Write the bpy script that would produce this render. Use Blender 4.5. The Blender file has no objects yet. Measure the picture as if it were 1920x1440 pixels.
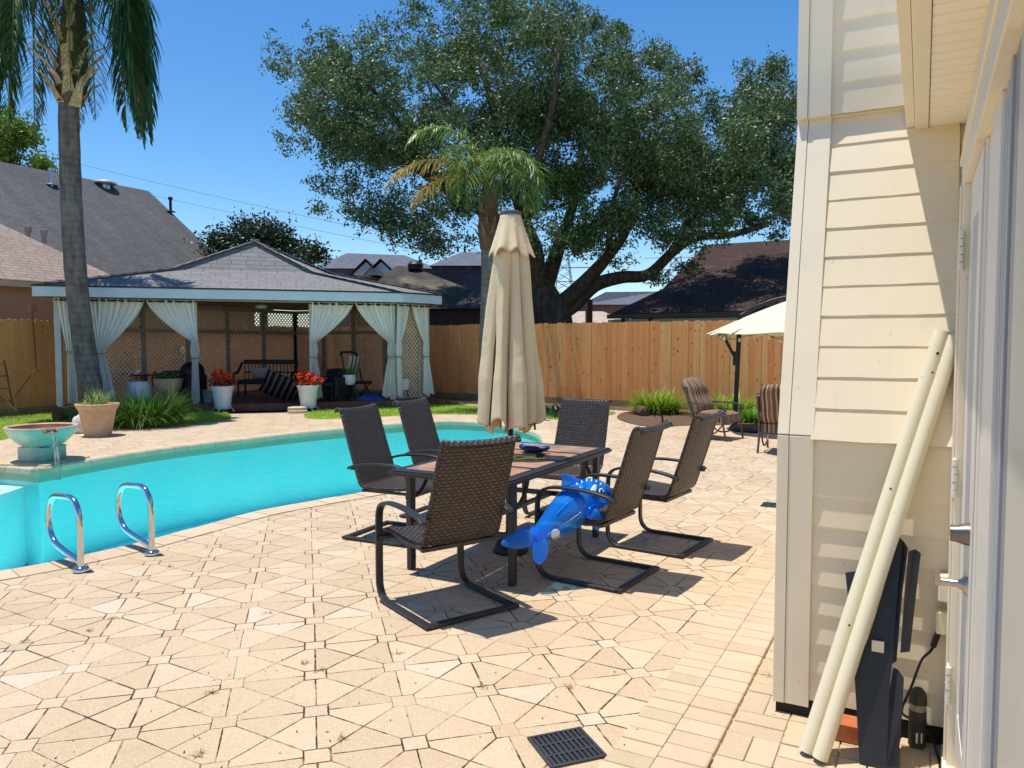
import bpy, bmesh, math, random
import numpy as np
from mathutils import Vector, Matrix
SC = bpy.context.scene
COL = SC.collection
R = math.radians
random.seed(7)
rng = np.random.default_rng(7)

# ---------------------------------------------------------------- camera
H = 1.57; YAW = R(28.1); PITCH = R(2.98); FPX = 1440.0
cd = bpy.data.cameras.new('camera'); cam = bpy.data.objects.new('camera', cd); COL.objects.link(cam)
cd.sensor_width = 36.0; cd.lens = FPX / 1920 * 36; cd.clip_start = 0.05; cd.clip_end = 3000
cam.location = (0, 0, H); cam.rotation_euler = (R(90) - PITCH, 0, YAW)
SC.camera = cam
SC.render.resolution_x = 1024; SC.render.resolution_y = 768

# ---------------------------------------------------------------- sky and sun
TO_SUN = Vector((-0.20, -0.060, 1.0)).normalized()
w = bpy.data.worlds.new('World'); SC.world = w; w.use_nodes = True
wn = w.node_tree.nodes; wn.clear()
sky = wn.new('ShaderNodeTexSky'); sky.sky_type = 'NISHITA'; sky.sun_disc = False
sky.sun_elevation = math.asin(TO_SUN.z); sky.sun_rotation = math.atan2(TO_SUN.x, TO_SUN.y)
sky.altitude = 0; sky.air_density = 1.0; sky.dust_density = 0.1; sky.ozone_density = 4.0
bg = wn.new('ShaderNodeBackground'); bg.inputs[1].default_value = 0.15
wo = wn.new('ShaderNodeOutputWorld')
hsv = wn.new('ShaderNodeHueSaturation'); hsv.inputs['Saturation'].default_value = 1.27; hsv.inputs['Value'].default_value = .80
w.node_tree.links.new(sky.outputs[0], hsv.inputs['Color']); w.node_tree.links.new(hsv.outputs[0], bg.inputs[0]); w.node_tree.links.new(bg.outputs[0], wo.inputs[0])
sl = bpy.data.lights.new('sun', 'SUN'); sl.energy = 3.6; sl.angle = R(0.5); sl.color = (1.0, 0.955, 0.87)
so = bpy.data.objects.new('sun', sl); COL.objects.link(so)
so.rotation_euler = TO_SUN.to_track_quat('Z', 'Y').to_euler()
SC.view_settings.view_transform = 'Standard'; SC.view_settings.look = 'None'
SC.view_settings.exposure = 0.47; SC.view_settings.gamma = 1.0
SC.cycles.max_bounces = 8; SC.cycles.transparent_max_bounces = 12
SC.cycles.caustics_reflective = False; SC.cycles.caustics_refractive = False

# ---------------------------------------------------------------- from photo measurements to metres
Rt = Vector((math.cos(YAW), math.sin(YAW), 0)); Fw = Vector((-math.sin(YAW), math.cos(YAW), 0))
Upc = Vector((0, 0, 1)) * math.cos(PITCH) + Fw * math.sin(PITCH)
Fc = Fw * math.cos(PITCH) - Vector((0, 0, 1)) * math.sin(PITCH)
CAM = Vector((0, 0, H))
def ray(px, py): return Rt * ((px - 960) / FPX) - Upc * ((py - 720) / FPX) + Fc
def gp(px, py, z=0.0):
    d = ray(px, py); return CAM + d * ((z - H) / d.z)
def pd(px, py, depth):
    d = ray(px, py); return CAM + d * (depth / d.dot(Fw))
def pl(px, py, p0, n):
    d = ray(px, py); return CAM + d * ((Vector(p0) - CAM).dot(n) / d.dot(n))
def lw(lat, dep, z=0.0):
    v = Rt * lat + Fw * dep; return Vector((v.x, v.y, z))
def ang(lat, dep):                      # heading (rotation z) whose local +Y is this view-frame direction
    v = Rt * lat + Fw * dep; return math.atan2(-v.x, v.y)

# ---------------------------------------------------------------- objects
def props(o, label=None, cat=None, group=None, kind=None):
    if label: o['label'] = label
    if cat: o['category'] = cat
    if group: o['group'] = group
    if kind: o['kind'] = kind
    return o
def thing(name, label, cat, loc=(0, 0, 0), rz=0.0, group=None):
    o = bpy.data.objects.new(name, None); COL.objects.link(o); o.empty_display_size = .1
    o.location = loc; o.rotation_euler = (0, 0, rz)
    return props(o, label, cat, group)
def dup(o, parent=None, loc=None, rz=None, label=None):
    c = o.copy(); COL.objects.link(c)
    if parent: c.parent = parent
    if loc is not None: c.location = loc
    if rz is not None: c.rotation_euler = (0, 0, rz)
    if label: c['label'] = label
    for ch in list(o.children): dup(ch, c)
    return c

def cr(pts, n=6, closed=False):         # Catmull-Rom resample
    P = [Vector(p) for p in pts]; out = []; m = len(P)
    for i in range(m if closed else m - 1):
        if closed: a, b, c, d = P[i - 1], P[i], P[(i + 1) % m], P[(i + 2) % m]
        else: a, b, c, d = P[max(i - 1, 0)], P[i], P[i + 1], P[min(i + 2, m - 1)]
        for k in range(n):
            t = k / n
            out.append(.5 * ((2 * b) + (c - a) * t + (2 * a - 5 * b + 4 * c - d) * t * t + (3 * b - a - 3 * c + d) * t ** 3))
    if not closed: out.append(P[-1])
    return out

class MB:
    def __init__(s): s.v = []; s.f = []; s.mi = []; s.uv = {}
    def add(s, vs, fs, mi=0, M=None, uvs=None):
        o = len(s.v)
        s.v += [tuple(M @ Vector(q)) if M is not None else tuple(q) for q in vs]
        for k, f in enumerate(fs):
            if uvs: s.uv[len(s.f)] = [uvs[i] for i in f]
            s.f.append([i + o for i in f]); s.mi.append(mi)
        return s
    def box(s, a, b, mi=0, M=None):
        x0, y0, z0 = a; x1, y1, z1 = b
        return s.add([(x0,y0,z0),(x1,y0,z0),(x1,y1,z0),(x0,y1,z0),(x0,y0,z1),(x1,y0,z1),(x1,y1,z1),(x0,y1,z1)],
              [(0,3,2,1),(4,5,6,7),(0,1,5,4),(1,2,6,5),(2,3,7,6),(3,0,4,7)], mi, M)
    def cbox(s, c, d, mi=0, M=None):
        return s.box([c[i]-d[i]/2 for i in range(3)], [c[i]+d[i]/2 for i in range(3)], mi, M)
    def beam(s, p, q, wx, wz, mi=0, up=(0,0,1)):      # rectangular bar from p to q
        p = Vector(p); q = Vector(q); t = (q-p).normalized(); u = Vector(up)
        x = t.cross(u)
        if x.length < 1e-4: x = t.cross(Vector((1,0,0)))
        x.normalize(); y = x.cross(t)
        vs = []
        for c in (p, q):
            for a, b in ((-1,-1),(1,-1),(1,1),(-1,1)): vs.append(c + x*a*wx/2 + y*b*wz/2)
        return s.add(vs, [(3,2,1,0),(4,5,6,7),(0,1,5,4),(1,2,6,5),(2,3,7,6),(3,0,4,7)], mi)
    def tube(s, path, r, n=8, mi=0, cap=True):
        P = [Vector(p) for p in path]; m = len(P)
        rs = list(r) if hasattr(r, '__len__') else [r]*m
        T = [(P[min(i+1,m-1)]-P[max(i-1,0)]).normalized() for i in range(m)]
        a = Vector((0,0,1)) if abs(T[0].z) < .9 else Vector((1,0,0))
        x = T[0].cross(a).normalized(); vs = []; fs = []
        for i in range(m):
            x = (x - T[i]*x.dot(T[i])).normalized(); y = T[i].cross(x)
            for k in range(n):
                th = 2*math.pi*k/n; vs.append(P[i] + (x*math.cos(th)+y*math.sin(th))*rs[i])
        for i in range(m-1):
            for k in range(n):
                k2 = (k+1) % n; fs.append((i*n+k, i*n+k2, (i+1)*n+k2, (i+1)*n+k))
        if cap: fs.append(tuple(range(n-1,-1,-1))); fs.append(tuple((m-1)*n+k for k in range(n)))
        return s.add(vs, fs, mi)
    def sweep(s, path, w, t, side=(1,0,0), mi=0):     # flat bar along a path in the plane normal to side
        P = [Vector(p) for p in path]; m = len(P); sd = Vector(side); vs = []; fs = []
        for i in range(m):
            T = (P[min(i+1,m-1)]-P[max(i-1,0)]).normalized(); nn = T.cross(sd).normalized()
            for a, b in ((-1,-1),(1,-1),(1,1),(-1,1)): vs.append(P[i]+sd*a*w/2+nn*b*t/2)
        for i in range(m-1):
            for k in range(4):
                k2 = (k+1)%4; fs.append((i*4+k,i*4+k2,(i+1)*4+k2,(i+1)*4+k))
        fs.append((3,2,1,0)); fs.append(tuple((m-1)*4+k for k in range(4)))
        return s.add(vs, fs, mi)
    def lathe(s, prof, n=32, c=(0,0,0), mi=0, M=None, fn=None, caps=True):
        vs = []; fs = []; m = len(prof)
        for r_, z in prof:
            for k in range(n):
                th = 2*math.pi*k/n; rr = r_*(fn(th, z) if fn else 1)
                vs.append((c[0]+rr*math.cos(th), c[1]+rr*math.sin(th), c[2]+z))
        for i in range(m-1):
            for k in range(n):
                k2=(k+1)%n; fs.append((i*n+k,i*n+k2,(i+1)*n+k2,(i+1)*n+k))
        if caps and prof[0][0] > 1e-5: fs.append(tuple(range(n-1,-1,-1)))
        if caps and prof[-1][0] > 1e-5: fs.append(tuple((m-1)*n+k for k in range(n)))
        return s.add(vs, fs, mi, M)
    def prism(s, poly, z0, z1, mi=0):
        n = len(poly); vs = [(p[0],p[1],z0) for p in poly]+[(p[0],p[1],z1) for p in poly]
        fs = [tuple(range(n-1,-1,-1)), tuple(range(n,2*n))]
        for i in range(n): j=(i+1)%n; fs.append((i,j,n+j,n+i))
        return s.add(vs, fs, mi)
    def grid(s, fn, nu, nv, mi=0, uvf=None, flip=False):
        vs=[]; uvs=[]; fs=[]
        for j in range(nv+1):
            for i in range(nu+1):
                u=i/nu; v=j/nv; vs.append(fn(u,v)); uvs.append(uvf(u,v) if uvf else (u,v))
        for j in range(nv):
            for i in range(nu):
                a=j*(nu+1)+i; q=(a,a+1,a+nu+2,a+nu+1); fs.append(q[::-1] if flip else q)
        return s.add(vs, fs, mi, None, uvs)
    def build(s, name, mats, parent=None, smooth=None, bev=None, loc=None, rz=None, uv=True):
        me = bpy.data.meshes.new(name); me.from_pydata([tuple(q) for q in s.v], [], s.f); 
        for m in (mats if isinstance(mats,(list,tuple)) else [mats]): me.materials.append(m)
        if any(s.mi): me.polygons.foreach_set('material_index', s.mi)
        if uv:
            L = me.uv_layers.new(name='UVMap'); dat = L.data
            for p in me.polygons:
                if p.index in s.uv:
                    for li, q in zip(p.loop_indices, s.uv[p.index]): dat[li].uv = q
                else:
                    n = p.normal; t = Vector((0,0,1)).cross(n)
                    t = Vector((1,0,0)) if t.length < 1e-3 else t.normalized()
                    b = n.cross(t)
                    for li in p.loop_indices:
                        q = me.vertices[me.loops[li].vertex_index].co; dat[li].uv = (q.dot(t), q.dot(b))
        if smooth is not None:
            me.polygons.foreach_set('use_smooth', [True]*len(me.polygons))
            if smooth < 180: me.set_sharp_from_angle(angle=R(smooth))
        me.update()
        o = bpy.data.objects.new(name, me); COL.objects.link(o)
        if parent: o.parent = parent
        if loc is not None: o.location = loc
        if rz is not None: o.rotation_euler = (0,0,rz)
        if bev:
            md = o.modifiers.new('bevel','BEVEL'); md.width = bev; md.segments = 2; md.limit_method='ANGLE'; md.angle_limit=R(40)
        return o
def npmesh(name, V, F, mat, parent=None, smooth=False):
    me = bpy.data.meshes.new(name); me.from_pydata(V.tolist(), [], F.tolist())
    for m in (mat if isinstance(mat,(list,tuple)) else [mat]): me.materials.append(m)
    if smooth: me.polygons.foreach_set('use_smooth', [True]*len(me.polygons))
    o = bpy.data.objects.new(name, me); COL.objects.link(o)
    if parent: o.parent = parent
    return o

# ---------------------------------------------------------------- materials
def S(r, g, b):
    f = lambda c: (c/255/12.92) if c/255 <= .04045 else ((c/255+.055)/1.055)**2.4
    return (f(r), f(g), f(b), 1)
class E:                                 # shader maths with operators
    def __init__(s, T, k): s.T = T; s.k = k
    def op(s, o, b=None, c=None):
        n = s.T.nodes.new('ShaderNodeMath'); n.operation = o
        for i, q in enumerate((s, b, c)):
            if q is None: continue
            if isinstance(q, E): s.T.links.new(q.k, n.inputs[i])
            else: n.inputs[i].default_value = q
        return E(s.T, n.outputs[0])
    def __add__(s, b): return s.op('ADD', b)
    def __sub__(s, b): return s.op('SUBTRACT', b)
    def __mul__(s, b): return s.op('MULTIPLY', b)
    def __truediv__(s, b): return s.op('DIVIDE', b)
    def lt(s, b): return s.op('LESS_THAN', b)
    def gt(s, b): return s.op('GREATER_THAN', b)
    def mn(s, b): return s.op('MINIMUM', b)
    def mx(s, b): return s.op('MAXIMUM', b)
    def ab(s): return s.op('ABSOLUTE')
    def fl(s): return s.op('FLOOR')
    def mr(s, a, b, c=0., d=1.):
        n = s.T.nodes.new('ShaderNodeMapRange'); n.interpolation_type = 'SMOOTHSTEP'
        s.T.links.new(s.k, n.inputs[0])
        for i, q in enumerate((a, b, c, d)): n.inputs[i+1].default_value = q
        return E(s.T, n.outputs[0])
class Mat:
    def __init__(s, name, rough=.7, metal=0., spec=.5):
        s.m = bpy.data.materials.new(name); s.m.use_nodes = True; s.T = s.m.node_tree; s.n = s.T.nodes
        s.b = s.n['Principled BSDF']; s.b.inputs['Roughness'].default_value = rough
        s.b.inputs['Metallic'].default_value = metal; s.b.inputs['Specular IOR Level'].default_value = spec
    def node(s, t): return s.n.new(t)
    def link(s, a, b): s.T.links.new(a.k if isinstance(a, E) else a, b)
    def pos(s, kind='Object'):
        return s.node('ShaderNodeTexCoord').outputs[kind]
    def xyz(s, v):
        n = s.node('ShaderNodeSeparateXYZ'); s.link(v, n.inputs[0]); return [E(s.T, n.outputs[i]) for i in range(3)]
    def vec(s, x, y, z=0.):
        n = s.node('ShaderNodeCombineXYZ')
        for i, q in enumerate((x, y, z)):
            if isinstance(q, E): s.link(q, n.inputs[i])
            else: n.inputs[i].default_value = q
        return n.outputs[0]
    def map(s, v, sc=(1,1,1), rot=(0,0,0)):
        n = s.node('ShaderNodeMapping'); s.link(v, n.inputs[0]); n.inputs['Scale'].default_value = sc; n.inputs['Rotation'].default_value = rot
        return n.outputs[0]
    def noise(s, v, scale, detail=4, rough=.55, dist=0.):
        n = s.node('ShaderNodeTexNoise'); s.link(v, n.inputs['Vector']); n.inputs['Scale'].default_value = scale
        n.inputs['Detail'].default_value = detail; n.inputs['Roughness'].default_value = rough; n.inputs['Distortion'].default_value = dist
        return E(s.T, n.outputs['Fac'])
    def voro(s, v, scale, feat='F1'):
        n = s.node('ShaderNodeTexVoronoi'); n.feature = feat; s.link(v, n.inputs['Vector']); n.inputs['Scale'].default_value = scale
        return E(s.T, n.outputs['Distance'])
    def white(s, v):
        n = s.node('ShaderNodeTexWhiteNoise'); s.link(v, n.inputs['Vector']); return E(s.T, n.outputs['Value'])
    def isl(s):
        return E(s.T, s.node('ShaderNodeNewGeometry').outputs['Random Per Island'])
    def mix(s, f, a, b, mode='MIX'):
        n = s.node('ShaderNodeMix'); n.data_type = 'RGBA'; n.blend_type = mode; n.clamp_factor = True
        for q, i in ((f, 0), (a, 6), (b, 7)):
            if isinstance(q, E): s.link(q, n.inputs[i])
            elif hasattr(q, 'is_output'): s.link(q, n.inputs[i])
            else: n.inputs[i].default_value = q if i == 0 else (tuple(q)+(1,))[:4]
        return n.outputs[2]
    def col(s, c):
        if hasattr(c, 'is_output'): s.link(c, s.b.inputs['Base Color'])
        else: s.b.inputs['Base Color'].default_value = (tuple(c)+(1,))[:4]
        return s
    def bump(s, h, strength=.3, dist=.01):
        n = s.node('ShaderNodeBump'); s.link(h, n.inputs['Height']); n.inputs['Strength'].default_value = strength; n.inputs['Distance'].default_value = dist
        s.link(n.outputs[0], s.b.inputs['Normal']); return s
    def rough(s, e): s.link(e, s.b.inputs['Roughness']); return s
def sc_(c, k): return tuple(x*k for x in c[:3]) + (1,)
def plain(name, c, rough=.6, metal=0., var=.25, scale=6., bump=0., spec=.5, fine=0., coord='Object', isl=0.):
    M = Mat(name, rough, metal, spec); v = M.pos(coord)
    c1 = M.mix(M.noise(v, scale, 5, .6).mr(.3, .7), sc_(c, 1-var), sc_(c, 1+var*.5))
    if isl: c1 = M.mix(M.isl(), sc_((1,1,1), 1-isl), sc_((1,1,1), 1+isl)) if False else M.mix(1.0, c1, M.mix(M.isl(), (1-isl,)*3, (1+isl*.4,)*3), 'MULTIPLY')
    M.col(c1)
    if bump: M.bump(M.noise(v, scale*6 if not fine else fine, 6, .65), bump, .01)
    return M.m
# ================================================================ SETTING
def sheet(name, outer, holes, z, mat, kind='structure'):
    bm = bmesh.new()
    for lp in [outer] + holes:
        vs = [bm.verts.new((p[0], p[1], z)) for p in lp]
        for i in range(len(vs)): bm.edges.new((vs[i], vs[(i+1) % len(vs)]))
    bmesh.ops.triangle_fill(bm, use_beauty=True, use_dissolve=False, edges=bm.edges[:], normal=(0,0,1))
    for f in bm.faces:
        if f.normal.z < 0: f.normal_flip()
    me = bpy.data.meshes.new(name); bm.to_mesh(me); bm.free(); me.materials.append(mat)
    o = bpy.data.objects.new(name, me); COL.objects.link(o); return props(o, kind=kind)
def area2(P): return sum(P[i][0]*P[(i+1)%len(P)][1]-P[(i+1)%len(P)][0]*P[i][1] for i in range(len(P)))

# pool outline (inner edge of the coping)
near = [(-900,1230),(-300,1122),(0,1071),(95,1054),(160,1040),(250,1020),(292,1009),(375,987),(480,959),(600,937),(652,928),(740,913),(810,899),(900,877),(970,853),(1008,836),(1016,824),(1000,810),(960,799),(900,792),(850,790),(810,791),(727,796),(650,803),(530,815),(480,821),(380,832),(280,845),(155,865)]
nearw = [gp(*p) for p in near]
pool = cr(nearw, 6)
pool += [gp(72,880), gp(0,874), gp(-500,868), gp(-1100,900)]
if area2(pool) < 0: pool = pool[::-1]
def offset(P, d):
    out = []; n = len(P)
    for i in range(n):
        a, b, c = P[i-1], P[i], P[(i+1)%n]
        e1 = (b-a).normalized(); e2 = (c-b).normalized()
        nn = (Vector((e1.y,-e1.x,0))+Vector((e2.y,-e2.x,0)))
        nn = nn.normalized() if nn.length > 1e-6 else Vector((e1.y,-e1.x,0))
        k = max(.5, nn.dot(Vector((e1.y,-e1.x,0))))
        out.append(b + nn*d/k)
    return out

# ---- materials of the ground
def paver_mat():
    M = Mat('cream concrete pavers', .85, spec=.3); P = M.pos('Object'); x, y, z = M.xyz(P)
    wob = M.noise(P, 1.3, 2).op('SUBTRACT', .5)
    a = R(43.0); s = .372; c0 = gp(949, 1370)
    X = x - c0.x; Y = y - c0.y
    u = (X*math.cos(a) + Y*math.sin(a))/s + wob*.06; v = (Y*math.cos(a) - X*math.sin(a))/s - wob*.05
    ur = u - (u+.5).fl(); vr = v - (v+.5).fl(); au = ur.ab(); av = vr.ab()
    mxm = au.mx(av); q = .135
    ins = mxm.lt(q); dS = (mxm-q).ab(); dE = au.mn(av); dD = (au-av).ab()*.707
    d = dS.mn(dE.mn(dD) + ins*10)
    cu = u - u.fl() - .5; cv = v - v.fl() - .5
    sec = cu.gt(cv)*1.0 + cu.op('GREATER_THAN', cv*-1)*2.0
    sec = sec*(ins*-1+1) + ins*7
    idv = M.vec((u.fl()*(ins*-1+1)) + (u+.5).fl()*ins*3.1, (v.fl()*(ins*-1+1)) + (v+.5).fl()*ins*3.1, sec)
    rnd = M.white(idv)
    pn = M.noise(P, 2.1, 3)
    wdt = pn.mr(.35, .65, .003, .013)
    e = M.noise(P, 45, 3).op('SUBTRACT', .5)*.016
    j = ((d + e)/wdt).mr(.55, 1.25)           # 0 in the joint
    c = M.mix(rnd, S(192,168,138), S(207,184,154))
    c = M.mix(rnd.gt(.97)*.45, c, S(204,192,174))
    c = M.mix(M.noise(P, .9, 4).mr(.45,.75)*.4, c, S(188,160,126)); c = M.mix(M.noise(P, 26, 5, .7).mr(.5,.75)*.22, c, S(158,128,98))
    agg = M.voro(P, 95.); c = M.mix(agg.lt(.22)*.5, c, S(246,236,214))
    agg2 = M.voro(M.map(P, (1,1,1), (0,0,.7)), 120.); c = M.mix(agg2.lt(.2)*.6, c, S(150,118,84))
    stain = M.noise(P, 5.5, 6, .7); c = M.mix(stain.mr(.58,.8)*.4, c, S(160,130,98))
    jc = M.mix(M.noise(P, 9, 4).mr(.48,.66), S(58,44,30), S(176,150,116))
    jc = M.mix(M.noise(P, 3.3, 3).mr(.6,.7)*.7, jc, S(72,74,34))
    M.col(M.mix(j, jc, c))
    h = j*1.0 + M.noise(P, 260, 3)*.22 + rnd*.25
    M.bump(h, .55, .006)
    return M.m
MAT_PAVER = paver_mat()
def brick_mat(name, c1, c2):
    M = Mat(name, .85, spec=.3); P = M.pos('Object')
    c = M.mix(M.isl(), c1, c2); c = M.mix(M.noise(P, 9, 5).mr(.5,.8)*.35, c, sc_(c1,.8))
    agg = M.voro(P, 95.); c = M.mix(agg.lt(.2)*.35, c, S(244,232,208))
    M.col(c); M.bump(M.noise(P, 200, 4), .35, .004); return M.m
MAT_BRICK = brick_mat('border pavers', S(190,168,138), S(202,181,151))
MAT_NOSE = brick_mat('bullnose pavers', S(194,170,142), S(204,182,154))
MAT_COPE = brick_mat('coping pavers', S(198,174,144), S(210,188,158))
MAT_SOIL = plain('dry soil', S(120,100,76), .95, var=.4, scale=3, bump=.4)
def mulch_mat():
    M = Mat('bark mulch', .95, spec=.2); P = M.pos('Object')
    n = M.voro(M.map(P,(1,2.2,1),(0,0,.5)), 34.); n2 = M.noise(P, 40, 5)
    c = M.mix(n.mr(0,.5), S(176,150,128), S(84,62,48)); c = M.mix(n2.mr(.4,.7), c, S(140,112,92))
    M.col(c); M.bump(n, .9, .02); return M.m
MAT_MULCH = mulch_mat()

BIG = 240
sheet('ground', [(-BIG,-60),(BIG,-60),(BIG,BIG),(-BIG,BIG)], [offset(pool, .12)], -.03, MAT_SOIL)
pat_out = [(-17.2,-6),(3,-6),(3,17.6),(-8,17.6),(-10.4,17.3),(-10.6,15.2),(-16.9,9.1),(-17.2,7)]
sheet('patio', pat_out, [offset(pool, .26)], 0.0, MAT_PAVER)

# coping: a ring of bricks
def ring(P, step):
    out = []; acc = 0; n = len(P)
    for i in range(n):
        a = P[i]; b = P[(i+1)%n]; L = (b-a).length
        t = -acc
        while t + step <= L:
            t += step; out.append(a + (b-a)*(t/L))
        acc = L - t
    return out
cop = MB(); rp = ring(pool, .235)
ro = offset(rp, .265)
for i in range(len(rp)):
    j = (i+1) % len(rp)
    a, b, c, d = rp[i], rp[j], ro[j], ro[i]
    g = .012
    a2 = a.lerp(b, g); b2 = b.lerp(a, g); c2 = c.lerp(d, g); d2 = d.lerp(c, g)
    zs = .008 + random.uniform(-.002,.002)
    prof = lambda p, q: [(p.x,p.y,-.075),(p.x,p.y,-.014),(p.x+(q.x-p.x)*.06,p.y+(q.y-p.y)*.06,zs),(q.x,q.y,zs),(q.x,q.y,-.02)]
    vs = prof(a2, d2) + prof(b2, c2)
    cop.add(vs, [(0,1,6,5),(1,2,7,6),(2,3,8,7),(3,4,9,8),(0,4,3,2,1),(5,6,7,8,9)])
props(cop.build('pool_coping', MAT_COPE), kind='structure')

# pool shell
def tile_mat():
    M = Mat('waterline tiles', .25); P = M.pos('UV')
    b = M.node('ShaderNodeTexBrick'); M.link(P, b.inputs['Vector']); b.inputs['Scale'].default_value = 1
    b.inputs['Brick Width'].default_value = .15; b.inputs['Row Height'].default_value = .15; b.offset = 0
    b.inputs['Mortar Size'].default_value = .004; b.inputs['Color1'].default_value = S(136,166,142); b.inputs['Color2'].default_value = S(172,164,128)
    b.inputs['Mortar'].default_value = S(150,160,140)
    c = M.mix(M.noise(P, 4, 5).mr(.35,.65)*.7, b.outputs['Color'], S(130,170,150)); M.col(c); return M.m
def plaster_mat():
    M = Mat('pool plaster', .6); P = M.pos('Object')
    M.col(M.mix((M.noise(P, .55, 3, .5)*.75+M.noise(P, 5.5, 3, .6, 1.2)*.25).mr(.35,.65), S(118,253,253), S(176,255,255))); return M.m  # fine mottling painted into the plaster colour stands in for caustic light ripples
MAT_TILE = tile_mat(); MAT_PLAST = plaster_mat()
sh = MB(); n = len(pool); wallp = offset(pool, .02); acc = 0
for i in range(n):
    a, b = wallp[i], wallp[(i+1)%n]; L = (b-a).length
    sh.add([(b.x,b.y,-.175),(a.x,a.y,-.175),(a.x,a.y,-.01),(b.x,b.y,-.01)], [(0,1,2,3)], 0, None, [(acc+L,-.175),(acc,-.175),(acc,-.01),(acc+L,-.01)])
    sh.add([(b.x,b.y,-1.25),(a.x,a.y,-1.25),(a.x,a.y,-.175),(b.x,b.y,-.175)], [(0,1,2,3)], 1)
    acc += L
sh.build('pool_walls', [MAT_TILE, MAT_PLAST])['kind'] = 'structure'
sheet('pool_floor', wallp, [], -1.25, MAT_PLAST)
led = [gp(60,890,-.24), gp(68,905,-.24), gp(-5,930,-.24), gp(-420,985,-.24), gp(-800,940,-.24), gp(-500,878,-.24), gp(-3,883,-.24)]
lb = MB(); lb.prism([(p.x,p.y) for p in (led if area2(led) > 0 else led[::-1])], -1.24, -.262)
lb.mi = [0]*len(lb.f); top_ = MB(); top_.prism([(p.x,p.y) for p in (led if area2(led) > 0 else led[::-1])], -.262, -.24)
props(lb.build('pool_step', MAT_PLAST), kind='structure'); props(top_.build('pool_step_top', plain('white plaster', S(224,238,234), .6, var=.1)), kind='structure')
def water_mat():
    m = bpy.data.materials.new('pool water'); m.use_nodes = True; T = m.node_tree; T.nodes.clear()
    o = T.nodes.new('ShaderNodeOutputMaterial'); tr = T.nodes.new('ShaderNodeBsdfTransparent'); gl = T.nodes.new('ShaderNodeBsdfGlossy')
    tr.inputs[0].default_value = (.88,1,1,1); gl.inputs['Roughness'].default_value = .03
    fr = T.nodes.new('ShaderNodeFresnel'); fr.inputs[0].default_value = 1.18; mx = T.nodes.new('ShaderNodeMixShader')
    tc = T.nodes.new('ShaderNodeTexCoord'); n1 = T.nodes.new('ShaderNodeTexNoise'); n1.inputs['Scale'].default_value = 5.5; n1.inputs['Detail'].default_value = 5
    n1.inputs['Distortion'].default_value = .6
    bp = T.nodes.new('ShaderNodeBump'); bp.inputs['Strength'].default_value = .9; bp.inputs['Distance'].default_value = .07
    L = T.links.new
    L(tc.outputs['Object'], n1.inputs['Vector']); L(n1.outputs['Fac'], bp.inputs['Height'])
    L(bp.outputs[0], gl.inputs['Normal'])
    L(fr.outputs[0], mx.inputs[0]); L(tr.outputs[0], mx.inputs[1]); L(gl.outputs[0], mx.inputs[2]); L(mx.outputs[0], o.inputs[0]); return m
sheet('pool_water', offset(pool, .015), [], -.105, water_mat())

# border bands along the house
bd = MB()
y = -5.0
while y < 9.0:
    bd.box((-1.022,y,-.01),(-.852,y+.094,.010+random.uniform(-.001,.001))); y += .098
bd.build('paver_border', MAT_BRICK, bev=.004)['kind'] = 'structure'
bn = MB(); y = -5.0
while y < 9.0:
    bn.box((-.848,y,-.01),(-.662,y+.112,.020+random.uniform(-.0015,.0015))); y += .114
bn.build('bullnose_border', MAT_NOSE, bev=.009)['kind'] = 'structure'
wk = MB(); i = 0
for i in range(-12, 44):                      # basket weave by the house
    for j in range(0, 4):
        x0 = -.655 + j*.206; y0 = i*.206
        if y0 > 9: continue
        for k in (0,1):
            z = .008 + random.uniform(-.002,.002)
            if (i+j) % 2: wk.box((x0,y0+k*.103,-.012),(x0+.200,y0+k*.103+.098,z))
            else: wk.box((x0+k*.103,y0,-.012),(x0+k*.103+.098,y0+.200,z))
wk.build('basket_weave_paving', MAT_BRICK, bev=.004)['kind'] = 'structure'

# lawns
def grass_mat():
    M = Mat('lawn soil and thatch', .9); P = M.pos('Object')
    M.col(M.mix(M.noise(P, 3, 5).mr(.3,.7), S(130,150,44), S(168,186,70))); M.bump(M.noise(P, 60, 4), .8, .02); return M.m
def leafmat(name, c1, c2, rough=.5, spec=.4, trans=.25):
    M = Mat(name, rough, spec=spec); 
    c = M.mix(M.isl(), c1, c2); M.col(c)
    tl = M.node('ShaderNodeBsdfTranslucent'); M.link(c, tl.inputs[0]); mx = M.node('ShaderNodeMixShader'); mx.inputs[0].default_value = trans
    M.link(M.b.outputs[0], mx.inputs[1]); M.link(tl.outputs[0], mx.inputs[2]); M.link(mx.outputs[0], M.n['Material Output'].inputs[0])
    return M.m
MAT_GRASS = grass_mat(); MAT_BLADE = leafmat('grass blades', S(126,164,44), S(186,208,84))
def inside(P, x, y):
    c = np.zeros(len(x), bool); n = len(P)
    for i in range(n):
        x1,y1 = P[i][0],P[i][1]; x2,y2 = P[i-1][0],P[i-1][1]
        if y1 == y2: continue
        k = ((y1 > y) != (y2 > y)) & (x < (x2-x1)*(y-y1)/(y2-y1)+x1); c ^= k
    return c
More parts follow.
